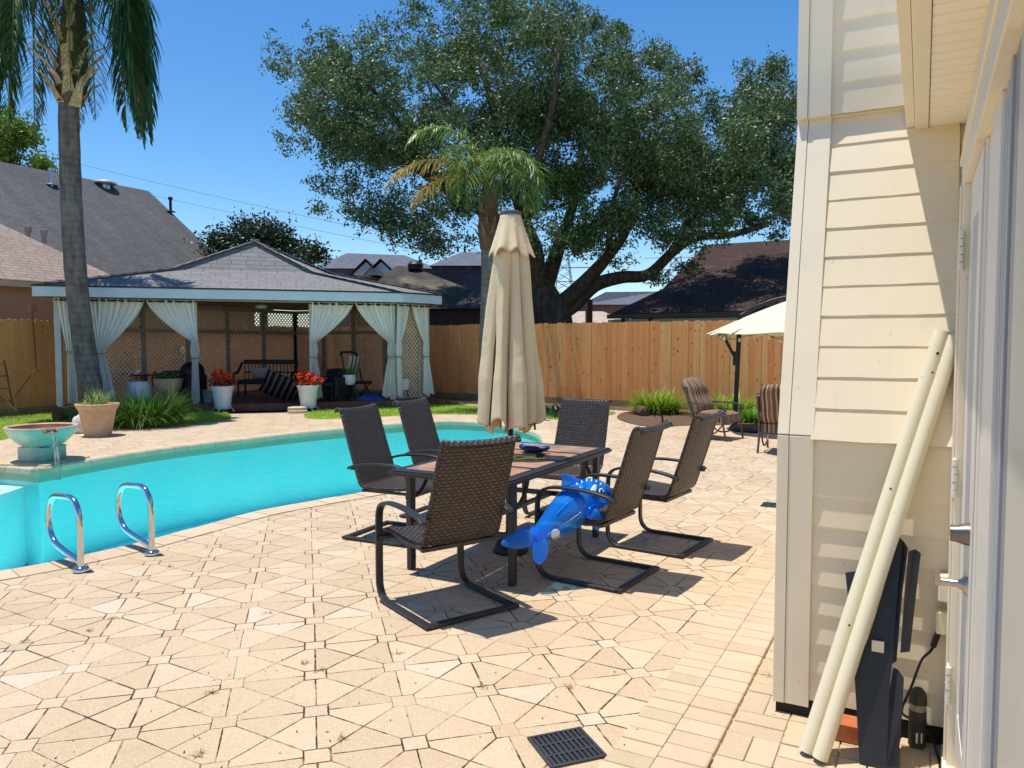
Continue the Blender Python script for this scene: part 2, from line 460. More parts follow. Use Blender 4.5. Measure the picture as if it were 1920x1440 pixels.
def blades(B, az, L, w, lean, curl, seg=3):      # arching strips, vectorised
    n = len(B); B = np.asarray(B, float); hd = np.stack([np.cos(az), np.sin(az), np.zeros(n)], 1); sd = np.stack([-np.sin(az), np.cos(az), np.zeros(n)], 1)
    P = B.copy(); e = lean.copy(); V = np.zeros((n, (seg+1)*2, 3)); 
    for k in range(seg+1):
        ww = (w*(1-.92*(k/seg)**1.5))[:,None]/2
        V[:,2*k] = P - sd*ww; V[:,2*k+1] = P + sd*ww
        P = P + (hd*np.cos(e)[:,None] + np.array([0,0,1])*np.sin(e)[:,None])*(L/seg)[:,None]; e = e - curl/seg
    F = []
    base = np.arange(n)*(seg+1)*2
    for k in range(seg): F.append(np.stack([base+2*k, base+2*k+1, base+2*k+3, base+2*k+2], 1))
    return V.reshape(-1,3), np.concatenate(F)
def lawn(name, pts, n, z=.004):
    P = cr([gp(*p) for p in pts], 4, True)
    sheet(name, P, [], z, MAT_GRASS)
    xs = [p[0] for p in P]; ys = [p[1] for p in P]
    X = rng.uniform(min(xs), max(xs), n*3); Y = rng.uniform(min(ys), max(ys), n*3); k = inside(P, X, Y); X = X[k][:n]; Y = Y[k][:n]; m = len(X)
    V, F = blades(np.stack([X,Y,np.full(m,z)],1), rng.uniform(0,6.28,m), rng.uniform(.03,.07,m), rng.uniform(.006,.011,m), rng.uniform(.7,1.5,m), rng.uniform(.2,1.2,m), 2)
    props(npmesh('grass', V, F, MAT_BLADE), kind='stuff'); return P
lawnA = lawn('lawn', [(-60,838),(0,826),(40,818),(140,811),(210,805),(290,799),(350,795),(405,790),(432,784),(424,775),(395,770),(330,769),(200,768),(60,771),(-120,785)], 42000)
lawnB = lawn('lawn', [(570,781),(582,774),(610,768),(720,764),(800,760),(900,762),(1000,764),(1080,767),(1150,773),(1142,779),(1075,786),(1043,787),(1000,783),(896,778),(805,777),(720,781),(640,785),(590,786)], 26000)
sheet('planting_bed', cr([gp(*p) for p in [(1157,783),(1170,774),(1230,767),(1300,768),(1420,774),(1490,780),(1490,797),(1400,797),(1290,798),(1247,801),(1205,799),(1170,791)]], 4, True), [], .010, MAT_MULCH)
sheet('mulch_bed', [(-10.9,17.0),(-9,17.4),(3,16.5),(3,17.3),(-10.9,18.6)], [], .008, MAT_MULCH)
sheet('mulch_bed', [(-17.4,4),(-16.7,4),(-16.5,9.8),(-17.4,9.8)], [], .014, MAT_MULCH)

# ================================================================ FENCES
def cedar_mat(name, c1, c2):
    M = Mat(name, .8, spec=.25); P = M.pos('Object'); r = M.isl()
    c = M.mix(r, c1, c2)
    off = M.vec(r*37., r*11., r*53.)
    ad = M.node('ShaderNodeVectorMath'); ad.operation = 'ADD'; M.link(P, ad.inputs[0]); M.link(off, ad.inputs[1]); Q = ad.outputs[0]
    g = M.noise(M.map(Q, (26,26,1.3)), 1.0, 5, .6, .8); c = M.mix(g.mr(.42,.72)*.32, c, sc_(c1,.62))
    kn = M.voro(M.map(Q, (9,9,4.6)), 1.0); kk = kn.mr(.13,.22); rr2 = M.noise(Q, 2.0, 1).gt(.44)
    c = M.mix((kk*-1+1)*rr2*M.noise(Q, 1.1, 2).mr(.3,.7,.25,.85), c, S(120,72,40))
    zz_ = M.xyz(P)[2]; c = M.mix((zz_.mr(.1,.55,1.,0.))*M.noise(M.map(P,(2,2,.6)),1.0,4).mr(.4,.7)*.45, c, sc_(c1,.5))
    c = M.mix(M.noise(M.map(Q,(3,3,.5)), 1.0, 3).mr(.55,.75)*.25, c, sc_(c2,.72))
    M.col(c); M.bump(g, .15, .004); return M.m
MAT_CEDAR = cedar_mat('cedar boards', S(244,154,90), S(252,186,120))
MAT_CEDARD = cedar_mat('rough cedar rails', S(150,104,62), S(170,120,74))
MAT_ROT = plain('treated base board', S(150,128,88), .85, var=.25, scale=4)
def fence(name, p, q, label, face, group='cedar board fences', mat=None):
    p = Vector(p); q = Vector(q); t = (q-p).normalized(); nrm = Vector(face)
    L = (q-p).length; m = MB(); s = 0
    while s < L:
        w = random.choice((.138,.14,.142)); g = random.uniform(.001,.006); o = random.uniform(-.006,.006); h = 2.12+random.uniform(-.014,.014)
        poly = [(0,.16),(w,.16),(w,h-.03),(w-.03,h),(.03,h),(0,h-.03)]
        f = [p+t*(s+a)+nrm*(o+.009)+Vector((0,0,z)) for a,z in poly]; b = [v-nrm*.018 for v in f]
        m.add(f+b, [(0,1,2,3,4,5),(11,10,9,8,7,6)]+[(i,(i+6),(i+1)%6+6,(i+1)%6) for i in range(6)])
        s += w+g
    root = thing(name, label, 'fence', (0,0,0), 0, group)
    m.build('boards', mat or MAT_CEDAR, root)
    r = MB(); r.beam(p-nrm*0.005+Vector((0,0,.08)), q-nrm*0.005+Vector((0,0,.08)), .038, .17); r.build('base_board', MAT_ROT, root)
    b = MB()
    for z in (.4,1.1,1.85): b.beam(p-nrm*.035+Vector((0,0,z)), q-nrm*.035+Vector((0,0,z)), .04, .09)
    b.build('rail', MAT_CEDARD, root)
    k = 0; s = 1.2
    while s < L:
        pp = p+t*s-nrm*.10; MB().cbox((pp.x,pp.y,1.0),(.09,.09,2.0)).build('post', MAT_CEDARD, root); s += 2.4
    return root
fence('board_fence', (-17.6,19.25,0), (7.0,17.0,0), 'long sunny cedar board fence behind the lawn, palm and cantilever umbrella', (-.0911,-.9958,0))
fence('board_fence', (-17.55,2.0,0), (-17.55,19.2,0), 'shaded cedar board fence beside the pavilion, behind the pot and fountain bowl', (1,0,0), mat=cedar_mat('shaded side cedar', S(206,142,84), S(226,166,104)))  # darker copy of the cedar, the side fence's shade put into its colour

# ================================================================ NEIGHBOURING HOUSES
def shingle_mat(name, c1, c2, rowh=.14, wid=.3, streak=.3, patch=None):
    M = Mat(name, .9, spec=.25); P = M.pos('UV')
    b = M.node('ShaderNodeTexBrick'); M.link(P, b.inputs['Vector']); b.inputs['Scale'].default_value = 1; b.offset = .37; b.squash_frequency = 3; b.squash = .8
    b.inputs['Brick Width'].default_value = wid; b.inputs['Row Height'].default_value = rowh; b.inputs['Mortar Size'].default_value = .012; b.inputs['Mortar Smooth'].default_value = .4
    b.inputs['Bias'].default_value = 0; b.inputs['Color1'].default_value = c1; b.inputs['Color2'].default_value = c2; b.inputs['Mortar'].default_value = sc_(c1,.55)
    c = M.mix(M.noise(M.map(P,(1.2,.16,1)), 1.0, 5, .65).mr(.35,.7)*streak, b.outputs['Color'], sc_(c1,.5))
    c = M.mix(M.noise(P, 30, 4).mr(.3,.7)*.35, c, sc_(c2,1.2))
    if patch: c = M.mix(M.noise(P, .5, 4).mr(.55,.75)*.6, c, patch)
    M.col(c); M.bump(E(M.T, b.outputs['Fac'])*-1+1, .5, .02); return M.m
def roofthing(name, label, cat, faces, rmat, walls, wmat, group=None, trim=None):
    root = thing(name, label, cat, (0,0,0), 0, group)
    m = MB()
    for f in faces:
        vs = [Vector(v) for v in f]; n = (vs[1]-vs[0]).cross(vs[2]-vs[0])
        if n.z < 0: vs = vs[::-1]
        m.add(vs, [tuple(range(len(vs)))])
    ro = m.build('roof', rmat, root)
    md = ro.modifiers.new('thick','SOLIDIFY'); md.thickness = .18; md.offset = -1
    wm = MB()
    for a, b in walls: wm.box(a, b)
    wm.build('wall', wmat, root)
    return root, ro
def gable(xr, zr, xe, ze, y0, y1):        # ridge along Y
    return [[(xr,y0,zr),(xr,y1,zr),(xe,y1,ze),(xe,y0,ze)], [(xr,y1,zr),(xr,y0,zr),(2*xr-xe,y0,ze),(2*xr-xe,y1,ze)]]
def hip(x0,x1,y0,y1,ze,zr):
    if x1-x0 < y1-y0:
        h=(x1-x0)/2; a=((x0+x1)/2,y0+h,zr); b=((x0+x1)/2,y1-h,zr)
        return [[(x1,y0,ze),(x1,y1,ze),b,a],[(x0,y1,ze),(x0,y0,ze),a,b],[(x0,y0,ze),(x1,y0,ze),a],[(x1,y1,ze),(x0,y1,ze),b]]
    h=(y1-y0)/2; a=(x0+h,(y0+y1)/2,zr); b=(x1-h,(y0+y1)/2,zr)
    return [[(x0,y0,ze),(x1,y0,ze),b,a],[(x1,y1,ze),(x0,y1,ze),a,b],[(x0,y1,ze),(x0,y0,ze),a],[(x1,y0,ze),(x1,y1,ze),b]]
MAT_RDARK = shingle_mat('weathered grey shingles', S(88,86,86), S(104,102,102), .14, .32, .55)
MAT_RTAN = shingle_mat('tan shingles', S(150,130,118), S(168,148,136), .13, .3, .25)
MAT_RGREY = shingle_mat('blue grey shingles', S(92,94,104), S(112,114,124), .16, .34, .25)
MAT_RBLK = shingle_mat('old black shingles', S(64,58,56), S(86,80,76), .14, .3, .4, S(150,138,116))
MAT_RBRN = shingle_mat('dark brown shingles', S(62,46,42), S(82,62,56), .14, .3, .4, S(112,84,72))
MAT_STUC = plain('tan stucco', S(196,160,128), .9, var=.1, scale=2, bump=.1)
MAT_DKWALL = plain('dark brown siding', S(74,54,46), .8, var=.2)
MAT_WHT = plain('white house paint', S(214,222,226), .5, var=.06)
MAT_CREAMTRIM = plain('cream fascia paint', S(196,186,150), .6, var=.08)
MAT_DKMET = plain('dark vent metal', S(44,42,44), .5, .4, var=.2)
MAT_VENTW = plain('galvanised vent metal', S(196,204,210), .35, .5, var=.1)
MAT_LEAD = plain('pale flashing', S(160,150,140), .7, var=.2)

h1, _ = roofthing('neighbour_house', 'tall house with large steep weathered dark grey shingle roof behind the left palm', 'house',
    gable(-29.1, 8.05, -22.0, 2.9, -2, 21.8), MAT_RDARK, [((-35.6,-1.6,0),(-22.6,21.4,2.9))], MAT_STUC)
gm = MB(); gm.add([(-29.1,21.39,7.8),(-22.6,21.39,3.0),(-35.6,21.39,3.0)], [(0,1,2)]); gm.build('gable', MAT_STUC, h1)
def on_h1(px, py):
    n = Vector((5.15,0,7.1)).normalized(); return pl(px, py, (-29.1,0,8.05), n)
tv = on_h1(198,350); MB().lathe([(.16,-.1),(.16,.06),(.42,.10),(.43,.15),(.30,.24),(0,.28)], 20, tv).build('turbine_vent', MAT_VENTW, h1, 40)
for px, py in ((97,348),(320,398)):
    v = on_h1(px,py); m = MB(); m.lathe([(.055,-.1),(.055,.5),(.09,.52),(.09,.62),(0,.64)], 12, v); m.lathe([(.22,.02),(.06,.08)],12,v); m.build('vent_pipe', MAT_VENTW if px<200 else MAT_DKMET, h1, 40)
h2, _ = roofthing('neighbour_house', 'low house with tan shingle hip roof and tan wall over left fence', 'house',
    hip(-28.2,-18.6,1.0,13.6,3.06,6.4), MAT_RTAN, [((-27.7,1.5,0),(-19.1,13.1,3.0))], MAT_STUC)
fb = MB(); fb.box((-18.62,1,2.9),(-18.56,13.62,3.03)); fb.box((-28.2,13.58,2.9),(-18.56,13.64,3.03)); fb.build('fascia', plain('tan gutter', S(206,176,142), .6, var=.1), h2)
def on_h2(px, py): return pl(px, py, (-18.6,0,3.06), Vector((3.34,0,4.8)).normalized())
for px, py in ((52,437),(82,443)):
    v = on_h2(px,py)-Vector((0,0,.2)); MB().lathe([(.06,-.2),(.06,.22),(.09,.23),(.09,.36),(0,.38)], 12, v).build('vent_pipe', MAT_LEAD, h2, 40)

def Pz(px, depth, z):
    v = pd(px, 645, depth); return (v.x, v.y, z)
def zat(py, depth): return H + (645-py)/1440*depth
# mansard house in the middle distance
d3 = 42; mz = zat(500,d3); bz = zat(560,d3)
def frame_house(name, label, pxs, dn, df, z0, ze, apex, rmat, wmat, over=.35):
    a, b = pxs; fl, fr_ = Vector(Pz(a,dn,0)), Vector(Pz(b,dn,0)); bk = Fw*(df-dn)
    q = [fl, fr_, fr_+bk, fl+bk]; Z = lambda v, z: Vector((v.x, v.y, z))
    root = thing(name, label, 'house')
    c = sum(q, Vector())/4
    qe = [v + (v-c).normalized()*over for v in q]
    ap = [Vector(p) for p in apex]; m = MB()
    e = [Z(v, ze) for v in qe]
    if len(ap) == 1:
        for i in range(4): m.add([e[i], e[(i+1)%4], ap[0]], [(0,1,2)])
    else:
        m.add([e[0],e[1],ap[1],ap[0]],[(0,1,2,3)]); m.add([e[2],e[3],ap[0],ap[1]],[(0,1,2,3)]); m.add([e[1],e[2],ap[1]],[(0,1,2)]); m.add([e[3],e[0],ap[0]],[(0,1,2)])
    m.build('roof', rmat, root)
    w = MB()
    for i in range(4):
        a_, b_ = q[i], q[(i+1)%4]; w.add([Z(a_,z0),Z(b_,z0),Z(b_,ze),Z(a_,ze)], [(0,1,2,3)])
    w.build('wall', wmat, root); return root
h3 = frame_house('neighbour_house', 'far blue grey shingle mansard house with wide hip roof, right of pavilion roof', (812,1010), d3, d3+9, 0, mz, [Pz(866,d3+4.5,zat(474,d3+4.5)), Pz(905,d3+4.5,zat(474,d3+4.5))], MAT_RGREY, shingle_mat('mansard shingles', S(60,62,72), S(80,82,92), .2, .4, .3), .3)
for px in (859,872): MB().tube([Pz(px,d3+4.5,zat(474,d3+4.5)), Pz(px,d3+4.5,zat(464,d3+4.5))], .07, 8).build('chimney_pipe', MAT_DKMET, h3)
h3b = frame_house('neighbour_house', 'far blue grey shingle house with two small pale dormers above pavilion roof', (596,815), d3+3, d3+11, 0, zat(505,d3+3), [Pz(652,d3+7,zat(476,d3+7)), Pz(760,d3+7,zat(480,d3+7))], MAT_RGREY, MAT_RGREY, .3)
for px in (688,716):
    b_ = Vector(Pz(px,d3+1.5,zat(517,d3+1.5))); t_ = Rt; dm = MB(); fz = Vector((0,0,1))
    vs = [b_-t_*.7, b_+t_*.7, b_+t_*.7+fz*.1, b_+fz*.75, b_-t_*.7+fz*.1]; dm.add(vs+[v+Fw*3 for v in vs], [(0,1,2,3,4)]+[(i,i+5,(i+1)%5+5,(i+1)%5) for i in range(5)])
    o_ = dm.build('dormer', MAT_WHT, h3b); r_ = MB()
    for s_ in (-1,1): r_.add([b_+t_*s_*.95+fz*0-Fw*.25, b_+fz*.92-Fw*.25, b_+fz*.92+Fw*3, b_+t_*s_*.95+fz*0+Fw*3], [(0,1,2,3)])
    r_.build('roof', MAT_RGREY, o_)
# dark hip roof house just behind the fence
d4 = 25.5
h4 = frame_house('neighbour_house', 'low dark house with worn black hip roof and ball vent, right of pavilion', (668,960), d4, d4+8, 0, zat(580,d4), [Pz(745,d4+4,zat(499,d4+4)), Pz(775,d4+4,zat(502,d4+4))], MAT_RBLK, MAT_DKWALL, .5)
v = Vector(Pz(780,d4+3.6,zat(512,d4+3.6))); m = MB(); m.lathe([(.13,-.4),(.13,.05),(.28,.1),(.3,.3),(.2,.42),(0,.46)], 18, v); m.build('turbine_vent', MAT_DKMET, h4, 40)
v = Vector(Pz(789,d4+4.0,zat(500,d4+4))); MB().tube([v-Vector((0,0,.4)), v+Vector((0,0,.25))], .07, 10).build('vent_pipe', MAT_DKMET, h4)
# brown roof house on the right, ridge parallel to the fence
y5 = 24.0
def P5(px, py, Y): return pl(px, py, (0,Y,0), Vector((0,1,0)))
e0 = P5(1146,588,y5); r0 = P5(1322,459,y5+6.0); mid0 = P5(1243,541,y5+2.4)
e1x = 16
h5, r5 = roofthing('neighbour_house', 'house with dark brown flared shingle roof behind back fence, right side', 'house',
    [[(e0.x,y5,e0.z),(e1x,y5,e0.z),(e1x,y5+2.4,mid0.z),(mid0.x,y5+2.4,mid0.z)], [(mid0.x,y5+2.4,mid0.z),(e1x,y5+2.4,mid0.z),(e1x,y5+6,r0.z),(r0.x,y5+6,r0.z)],
     [(r0.x,y5+6,r0.z),(e1x,y5+6,r0.z),(e1x,y5+12,e0.z),(e0.x,y5+12,e0.z)], [(mid0.x,y5+2.4,mid0.z),(r0.x,y5+6,r0.z),(mid0.x,y5+9.6,mid0.z)], [(e0.x,y5,e0.z),(mid0.x,y5+2.4,mid0.z),(mid0.x,y5+9.6,mid0.z),(e0.x,y5+12,e0.z)]],
    MAT_RBRN, [((e0.x+.9,y5+1.6,0),(e1x,y5+11.5,e0.z-.1))], MAT_DKWALL)
fm = MB(); fm.box((e0.x+.1,y5-.02,e0.z-.34),(e1x,y5+.03,e0.z-.19)); fm.build('fascia', MAT_CREAMTRIM, h5)
gt = MB(); gt.box((e0.x-.1,y5-.14,e0.z-.17),(e1x,y5-.03,e0.z-.03)); gt.build('gutter', plain('brown gutter', S(70,52,46), .4, var=.1), h5)
for px in (1170,1221):
    a_ = P5(px,592,y5); a_.y -= .08; MB().tube(cr([a_, a_+Vector((.02,.05,-.2)), a_+Vector((.25,.5,-.4)), a_+Vector((.3,.6,-.7)), a_+Vector((.3,.6,-1.6))],5), .055, 8).build('downspout', MAT_DKMET, h5, 60)
for px in (1150,1195,1225):
    a_ = P5(px,600,y5+.3); MB().box((a_.x-.15,y5+.2,0),(a_.x+.15,y5+.5,e0.z-.2)).build('porch_post', MAT_WHT if px!=1195 else MAT_DKWALL, h5)
# distant houses between the oak limbs
def brickwall():
    M = Mat('red brick wall', .9); P = M.pos('UV'); b = M.node('ShaderNodeTexBrick'); M.link(P,b.inputs['Vector']); b.inputs['Scale'].default_value=1
    b.inputs['Brick Width'].default_value=.22; b.inputs['Row Height'].default_value=.075; b.inputs['Mortar Size'].default_value=.012
    b.inputs['Color1'].default_value=S(140,82,66); b.inputs['Color2'].default_value=S(172,112,90); b.inputs['Mortar'].default_value=S(180,160,140); M.col(b.outputs[0]); return M.m
h6 = frame_house('neighbour_house', 'distant red brick house with grey roof seen under the oak limb', (1092,1180), 48, 56, 0, zat(572,48), [Pz(1135,50,zat(548,50)), Pz(1235,54,zat(547,54))], MAT_RGREY, brickwall(), .4)
h7 = frame_house('neighbour_house', 'distant house with pale beige shingle roof beside the oak trunk', (1052,1172), 38, 44, 0, zat(606,38), [Pz(1075,41,zat(584,41)), Pz(1130,41,zat(584,41))], shingle_mat('pale beige shingles', S(176,156,140), S(192,174,158), .2,.4,.2), MAT_STUC, .4)
h8 = frame_house('neighbour_house', 'distant house with brown grey roof touching the oak trunk base', (1005,1062), 52, 58, 0, zat(585,52), [Pz(1022,55,zat(546,55)), Pz(1040,55,zat(546,55))], MAT_RTAN, MAT_STUC, .4)
# ================================================================ PAVILION
MAT_GWHITE = plain('pavilion white paint', S(206,222,228), .55, var=.06, scale=3)
MAT_GPOST = plain('greyed white post paint', S(206,206,200), .6, var=.12, scale=4)
MAT_GBACK = plain('weathered grey brown timber', S(160,146,134), .8, var=.2)
MAT_LATT = plain('tan lattice', S(224,198,170), .8, var=.15)
MAT_CEIL = plain('brown stained ceiling', S(124,100,84), .8, var=.2)
MAT_BLACK = plain('black wicker', S(34,32,34), .6, var=.3, scale=20, bump=.3)
MAT_BLKMET = plain('black metal', S(30,29,31), .45, .3, var=.2)
MAT_CER = plain('white glazed ceramic', S(226,228,228), .3, var=.05, spec=.5)
def deck_mat():
    M = Mat('dark red deck boards', .55); P = M.pos('Object'); x, y, z = M.xyz(P)
    q = (x*.7+y*.72)/.14; e = ((q-q.fl()-.5).ab()).mr(.44,.5)
    c = M.mix(M.white(M.vec(q.fl(), 0., 0.)), S(104,50,44), S(132,70,60)); M.col(M.mix(e, c, S(24,14,12))); return M.m
A_ = lw(-10.2,16.4); B_ = lw(-2.66,18.8); uG = (B_-A_).normalized(); nG = Vector((-uG.y,uG.x,0))
C_ = lw(-1.80,19.8); fG = (C_-B_).normalized(); nF = Vector((-fG.y,fG.x,0))
D_ = Vector((-12.1,17.75,0)); E_ = Vector((-17.0,17.75,0)); G_ = Vector((-17.25,10.3,0))
plan = [A_,B_,C_,D_,E_,G_]; APX = pd(478,453,19.5)
gz = thing('garden_pavilion', 'white trimmed garden pavilion with grey shingle roof, lattice back and dark deck', 'pavilion', (0,0,0))
cpl = Vector((APX.x,APX.y,0)); ZE = 2.83; ZB = 3.33
brk = [cpl + (p-cpl)*.42 for p in plan]
rm = MB(); hipb = MB()
for i in range(6):
    a, b = plan[i], plan[(i+1)%6]; a2, b2 = brk[i], brk[(i+1)%6]
    V3 = lambda p, z: Vector((p.x,p.y,z))
    rm.add([V3(a,ZE),V3(b,ZE),V3(b2,ZB),V3(a2,ZB)], [(0,1,2,3)]); rm.add([V3(a2,ZB),V3(b2,ZB),APX], [(0,1,2)])
    for s0, s1 in ((V3(a,ZE),V3(a2,ZB)),(V3(a2,ZB),APX)):
        n_ = max(1,int((s1-s0).length/.25))
        for k in range(n_): p0 = s0.lerp(s1,k/n_)+Vector((0,0,.012)); p1 = s0.lerp(s1,(k+1.15)/n_)+Vector((0,0,.028)); hipb.beam(p0,p1,.22,.012)
MAT_GROOF = shingle_mat('pavilion shingles', S(126,122,122), S(138,135,136), .15, .42, .12)
rm.build('roof', MAT_GROOF, gz)
hipb.build('hip_cap', shingle_mat('hip cap shingles', S(152,148,146), S(166,162,160), .3, .5, .1), gz)
fm = MB(); dm = MB()
for i in range(6):
    a, b = plan[i], plan[(i+1)%6]; t = (b-a).normalized(); o = Vector((t.y,-t.x,0))
    for q, z0, z1, th, ex in ((fm,2.59,2.80,.03,0),(dm,2.802,2.838,.05,.02)):
        a1 = a+o*ex; b1 = b+o*ex
        q.add([V3(a1,z0),V3(b1,z0),V3(b1,z1),V3(a1,z1),V3(a1-o*th,z0),V3(b1-o*th,z0),V3(b1-o*th,z1),V3(a1-o*th,z1)], [(0,1,2,3),(5,4,7,6),(3,2,6,7),(1,0,4,5),(0,3,7,4),(2,1,5,6)])
fm.build('fascia', MAT_GWHITE, gz); dm.build('drip_edge', plain('dark drip edge', S(58,58,62), .6), gz)
cm = MB(); cpts = [p + (cpl-p).normalized()*.06 for p in plan]; cm.prism([(p.x,p.y) for p in cpts], 2.60, 2.63); cm.build('ceiling', MAT_CEIL, gz)
FL = A_ + nG*.5                              # front post line
def fp(px, z=0): v = pl(px, 645, FL, nG); return Vector((v.x, v.y, z))
P735 = fp(735)
def fcp(px, z=0): v = pl(px, 645, P735, nF); return Vector((v.x, v.y, z))
for px in (110,187,365,585,735):
    v = fp(px); MB().cbox((0,0,1.39),(.13,.13,2.42)).build('post', MAT_GPOST, gz, bev=.008, loc=v, rz=math.atan2(uG.y,uG.x))
v = fcp(799); MB().cbox((0,0,1.39),(.12,.12,2.42)).build('post', MAT_GPOST, gz, bev=.008, loc=v, rz=math.atan2(fG.y,fG.x)); P797 = v
bmh = MB(); bmh.beam(fp(108,2.595)+nG*.05, fp(737,2.595)+nG*.05, .10, .06); bmh.beam(V3(P735,2.595)+fG*.05, V3(P797,2.595), .10, .06); bmh.build('header_beam', MAT_GPOST, gz)
rod = MB(); rod.tube([fp(108,2.54)-nG*.09, fp(737,2.54)-nG*.09], .014, 8); rod.tube([V3(P735,2.54)-nF*-.0+Vector((.09,-.02,0)), V3(P797,2.54)+Vector((.09,0,0))], .014, 8); rod.build('curtain_rod', MAT_BLKMET, gz)
dk = [fp(104)-nG*.28, P735-nG*.28+uG*.22, P797+Vector((.25,.15,0)), Vector((-12.2,17.6,0)), Vector((-16.9,17.6,0)), Vector((-17.1,11.0,0))]
d_ = MB(); d_.prism([(p.x,p.y) for p in dk], 0.0, .17); d_.build('deck', deck_mat(), gz)
lt = MB()
def lattice(a, b, z0=.2, z1=2.52, pitch=.115, w=.032):
    a = Vector((a.x,a.y,0)); t = (Vector((b.x,b.y,0))-a); L = t.length; t.normalize(); n = Vector((-t.y,t.x,0)); Hh = z1-z0
    for sgn, off in ((1,0.),(-1,.007)):
        c = -Hh if sgn > 0 else 0.
        while c < (L if sgn > 0 else L+Hh):
            lo = max(0., c if sgn>0 else c-Hh); hi = min(L, c+Hh if sgn>0 else c)
            if hi-lo > .02:
                za = z0+((lo-c) if sgn>0 else (c-lo)); zb = z0+((hi-c) if sgn>0 else (c-hi))
                lt.beam(a+t*lo+n*off+Vector((0,0,za)), a+t*hi+n*off+Vector((0,0,zb)), w, .006, up=(n.x,n.y,n.z))
            c += pitch
    bp = MB()
    k = max(1, round(L/1.25))
    for i in range(k+1): q = a+t*L*i/k; bp.cbox((q.x,q.y,1.36),(.11,.11,2.36))
    for z in (z0, 1.9, z1): bp.beam(a+n*.03+Vector((0,0,z)), b+n*.03+Vector((0,0,z))-Vector((0,0,b.z)), .04, .09)
    bp.build('back_frame', MAT_GBACK, gz)
pc = [P797, Vector((-12.3,17.55,0)), Vector((-16.85,17.55,0)), Vector((-17.05,11.2,0))]
for i in range(3): lattice(pc[i], pc[i+1])
lattice(P735+fG*.1, P797-fG*.08)
lt.build('lattice', MAT_LATT, gz)
fan = MB(); fan.lathe([(.0,0),(.12,.02),(.16,.07),(.1,.12),(0,.13)], 16, fp(490,2.47)+nG*1.5); fan.build('ceiling_light', MAT_CER, gz, 60)

def cloth_mat(name, c, tr=.35):
    M = Mat(name, .9, spec=.15); v = M.pos('Object'); cc = M.mix(M.noise(v, 3, 4).mr(.3,.7), sc_(c,.93), c); M.col(cc)
    M.bump(M.noise(M.map(v,(1,1,.25)), 9, 4, .6), .35, .02)
    tl = M.node('ShaderNodeBsdfTranslucent'); M.link(cc, tl.inputs[0]); mx = M.node('ShaderNodeMixShader'); mx.inputs[0].default_value = tr
    M.link(M.b.outputs[0], mx.inputs[1]); M.link(tl.outputs[0], mx.inputs[2]); M.link(mx.outputs[0], M.n['Material Output'].inputs[0]); return M.m
MAT_CURT = cloth_mat('white outdoor curtain', S(255,253,247), .10)
MAT_BAND = plain('grey tie band', S(150,150,150), .7)
MAT_GROM = plain('dark grommets', S(38,36,36), .4, .5)
def curtain(pf, pxa, pxb, pxt, pxb0, pxb1, nrm, label, zg=1.62, zb=1.24, zbot=.26, folds=7, ph=0.):
    a, b, t = pf(pxa)-nrm*.09, pf(pxb)-nrm*.09, pf(pxt)-nrm*.10; c0, c1 = pf(pxb0)-nrm*.10, pf(pxb1)-nrm*.10
    dr = (b-a).normalized(); ZT = 2.575
    root = thing('curtain', label, 'curtain', (t.x,t.y,0), 0, 'white tied curtains of the pavilion'); base = Vector((t.x,t.y,0))
    def fn(u, v):
        z = ZT + (zbot + .03*math.sin(u*9+ph) - ZT)*v
        top = a.lerp(b,u); tie = t + dr*((u-.5)*.15); bot = c0.lerp(c1,u)
        if z > zg:
            s = (ZT-z)/(ZT-zg); p = top.lerp(tie, s**1.45); am = .045*(1-.35*s)
        elif z > zb:
            s = (zg-z)/(zg-zb); k = .12+.06*math.sin(s*math.pi); p = t + dr*((u-.5)*k*1.1); am = .035
        else:
            s = (zb-z)/(zb-zbot); tb = t + dr*((u-.5)*.12); p = tb.lerp(bot, s**.7); am = .03+.03*s
        th = u*folds*2*math.pi+ph+.5*math.sin(v*3+u*4)
        return p - nrm*(am*math.sin(th)+.02*math.sin(2.3*th+1)) + Vector((0,0,z)) - base
    MB().grid(fn, 64, 46).build('cloth', MAT_CURT, root, 180)
    bd = MB(); R_ = .085; bd.tube([t-base+Vector((0,0,zb))+dr*R_*math.cos(q)+nrm*R_*.75*math.sin(q) for q in [i*2*math.pi/20 for i in range(21)]], .011, 6, cap=False); bd.build('tie_band', MAT_BAND, root, 180)
    L = (b-a).length; k = max(2, round(L/.2))
    for i in range(k):
        gm = MB(); q = a.lerp(b,(i+.5)/k)-nrm*.065-base; gm.tube([q+dr*-.055+Vector((0,0,2.53)), q+dr*.055+Vector((0,0,2.53))], .018, 8)
        gm.build('grommet', MAT_GROM, root, 60)
curtain(fp,113,150,134,127,147,nG,'narrow white tied curtain left of the leaning palm trunk',zb=1.40,zg=1.5,folds=4)
curtain(fp,160,186,184,180,196,nG,'narrow white curtain just right of the palm trunk, sharing its post with a wide one',zb=1.36,zg=1.45,folds=4)
curtain(fp,189,274,191,186,217,nG,'wide white curtain sweeping down left, above the white barrel pot',zb=1.36,zg=1.45,ph=1.)
curtain(fp,277,366,366,358,374,nG,'wide white curtain tied to the post left of the dark open bay',ph=2.)
curtain(fp,585,663,588,585,603,nG,'white curtain tied to the post behind the right flower pot',ph=.5)
curtain(fp,666,733,732,714,740,nG,'white curtain ending in a full gathered hem above the blue tarp',ph=1.4)
curtain(fcp,740,764,742,739,748,nF,'slim white curtain on short side, sharing the post of the full hemmed curtain',folds=5)
curtain(fcp,767,798,794,788,806,nF,'rightmost white curtain of the pavilion, beside the sunny fence',folds=5,ph=.8)

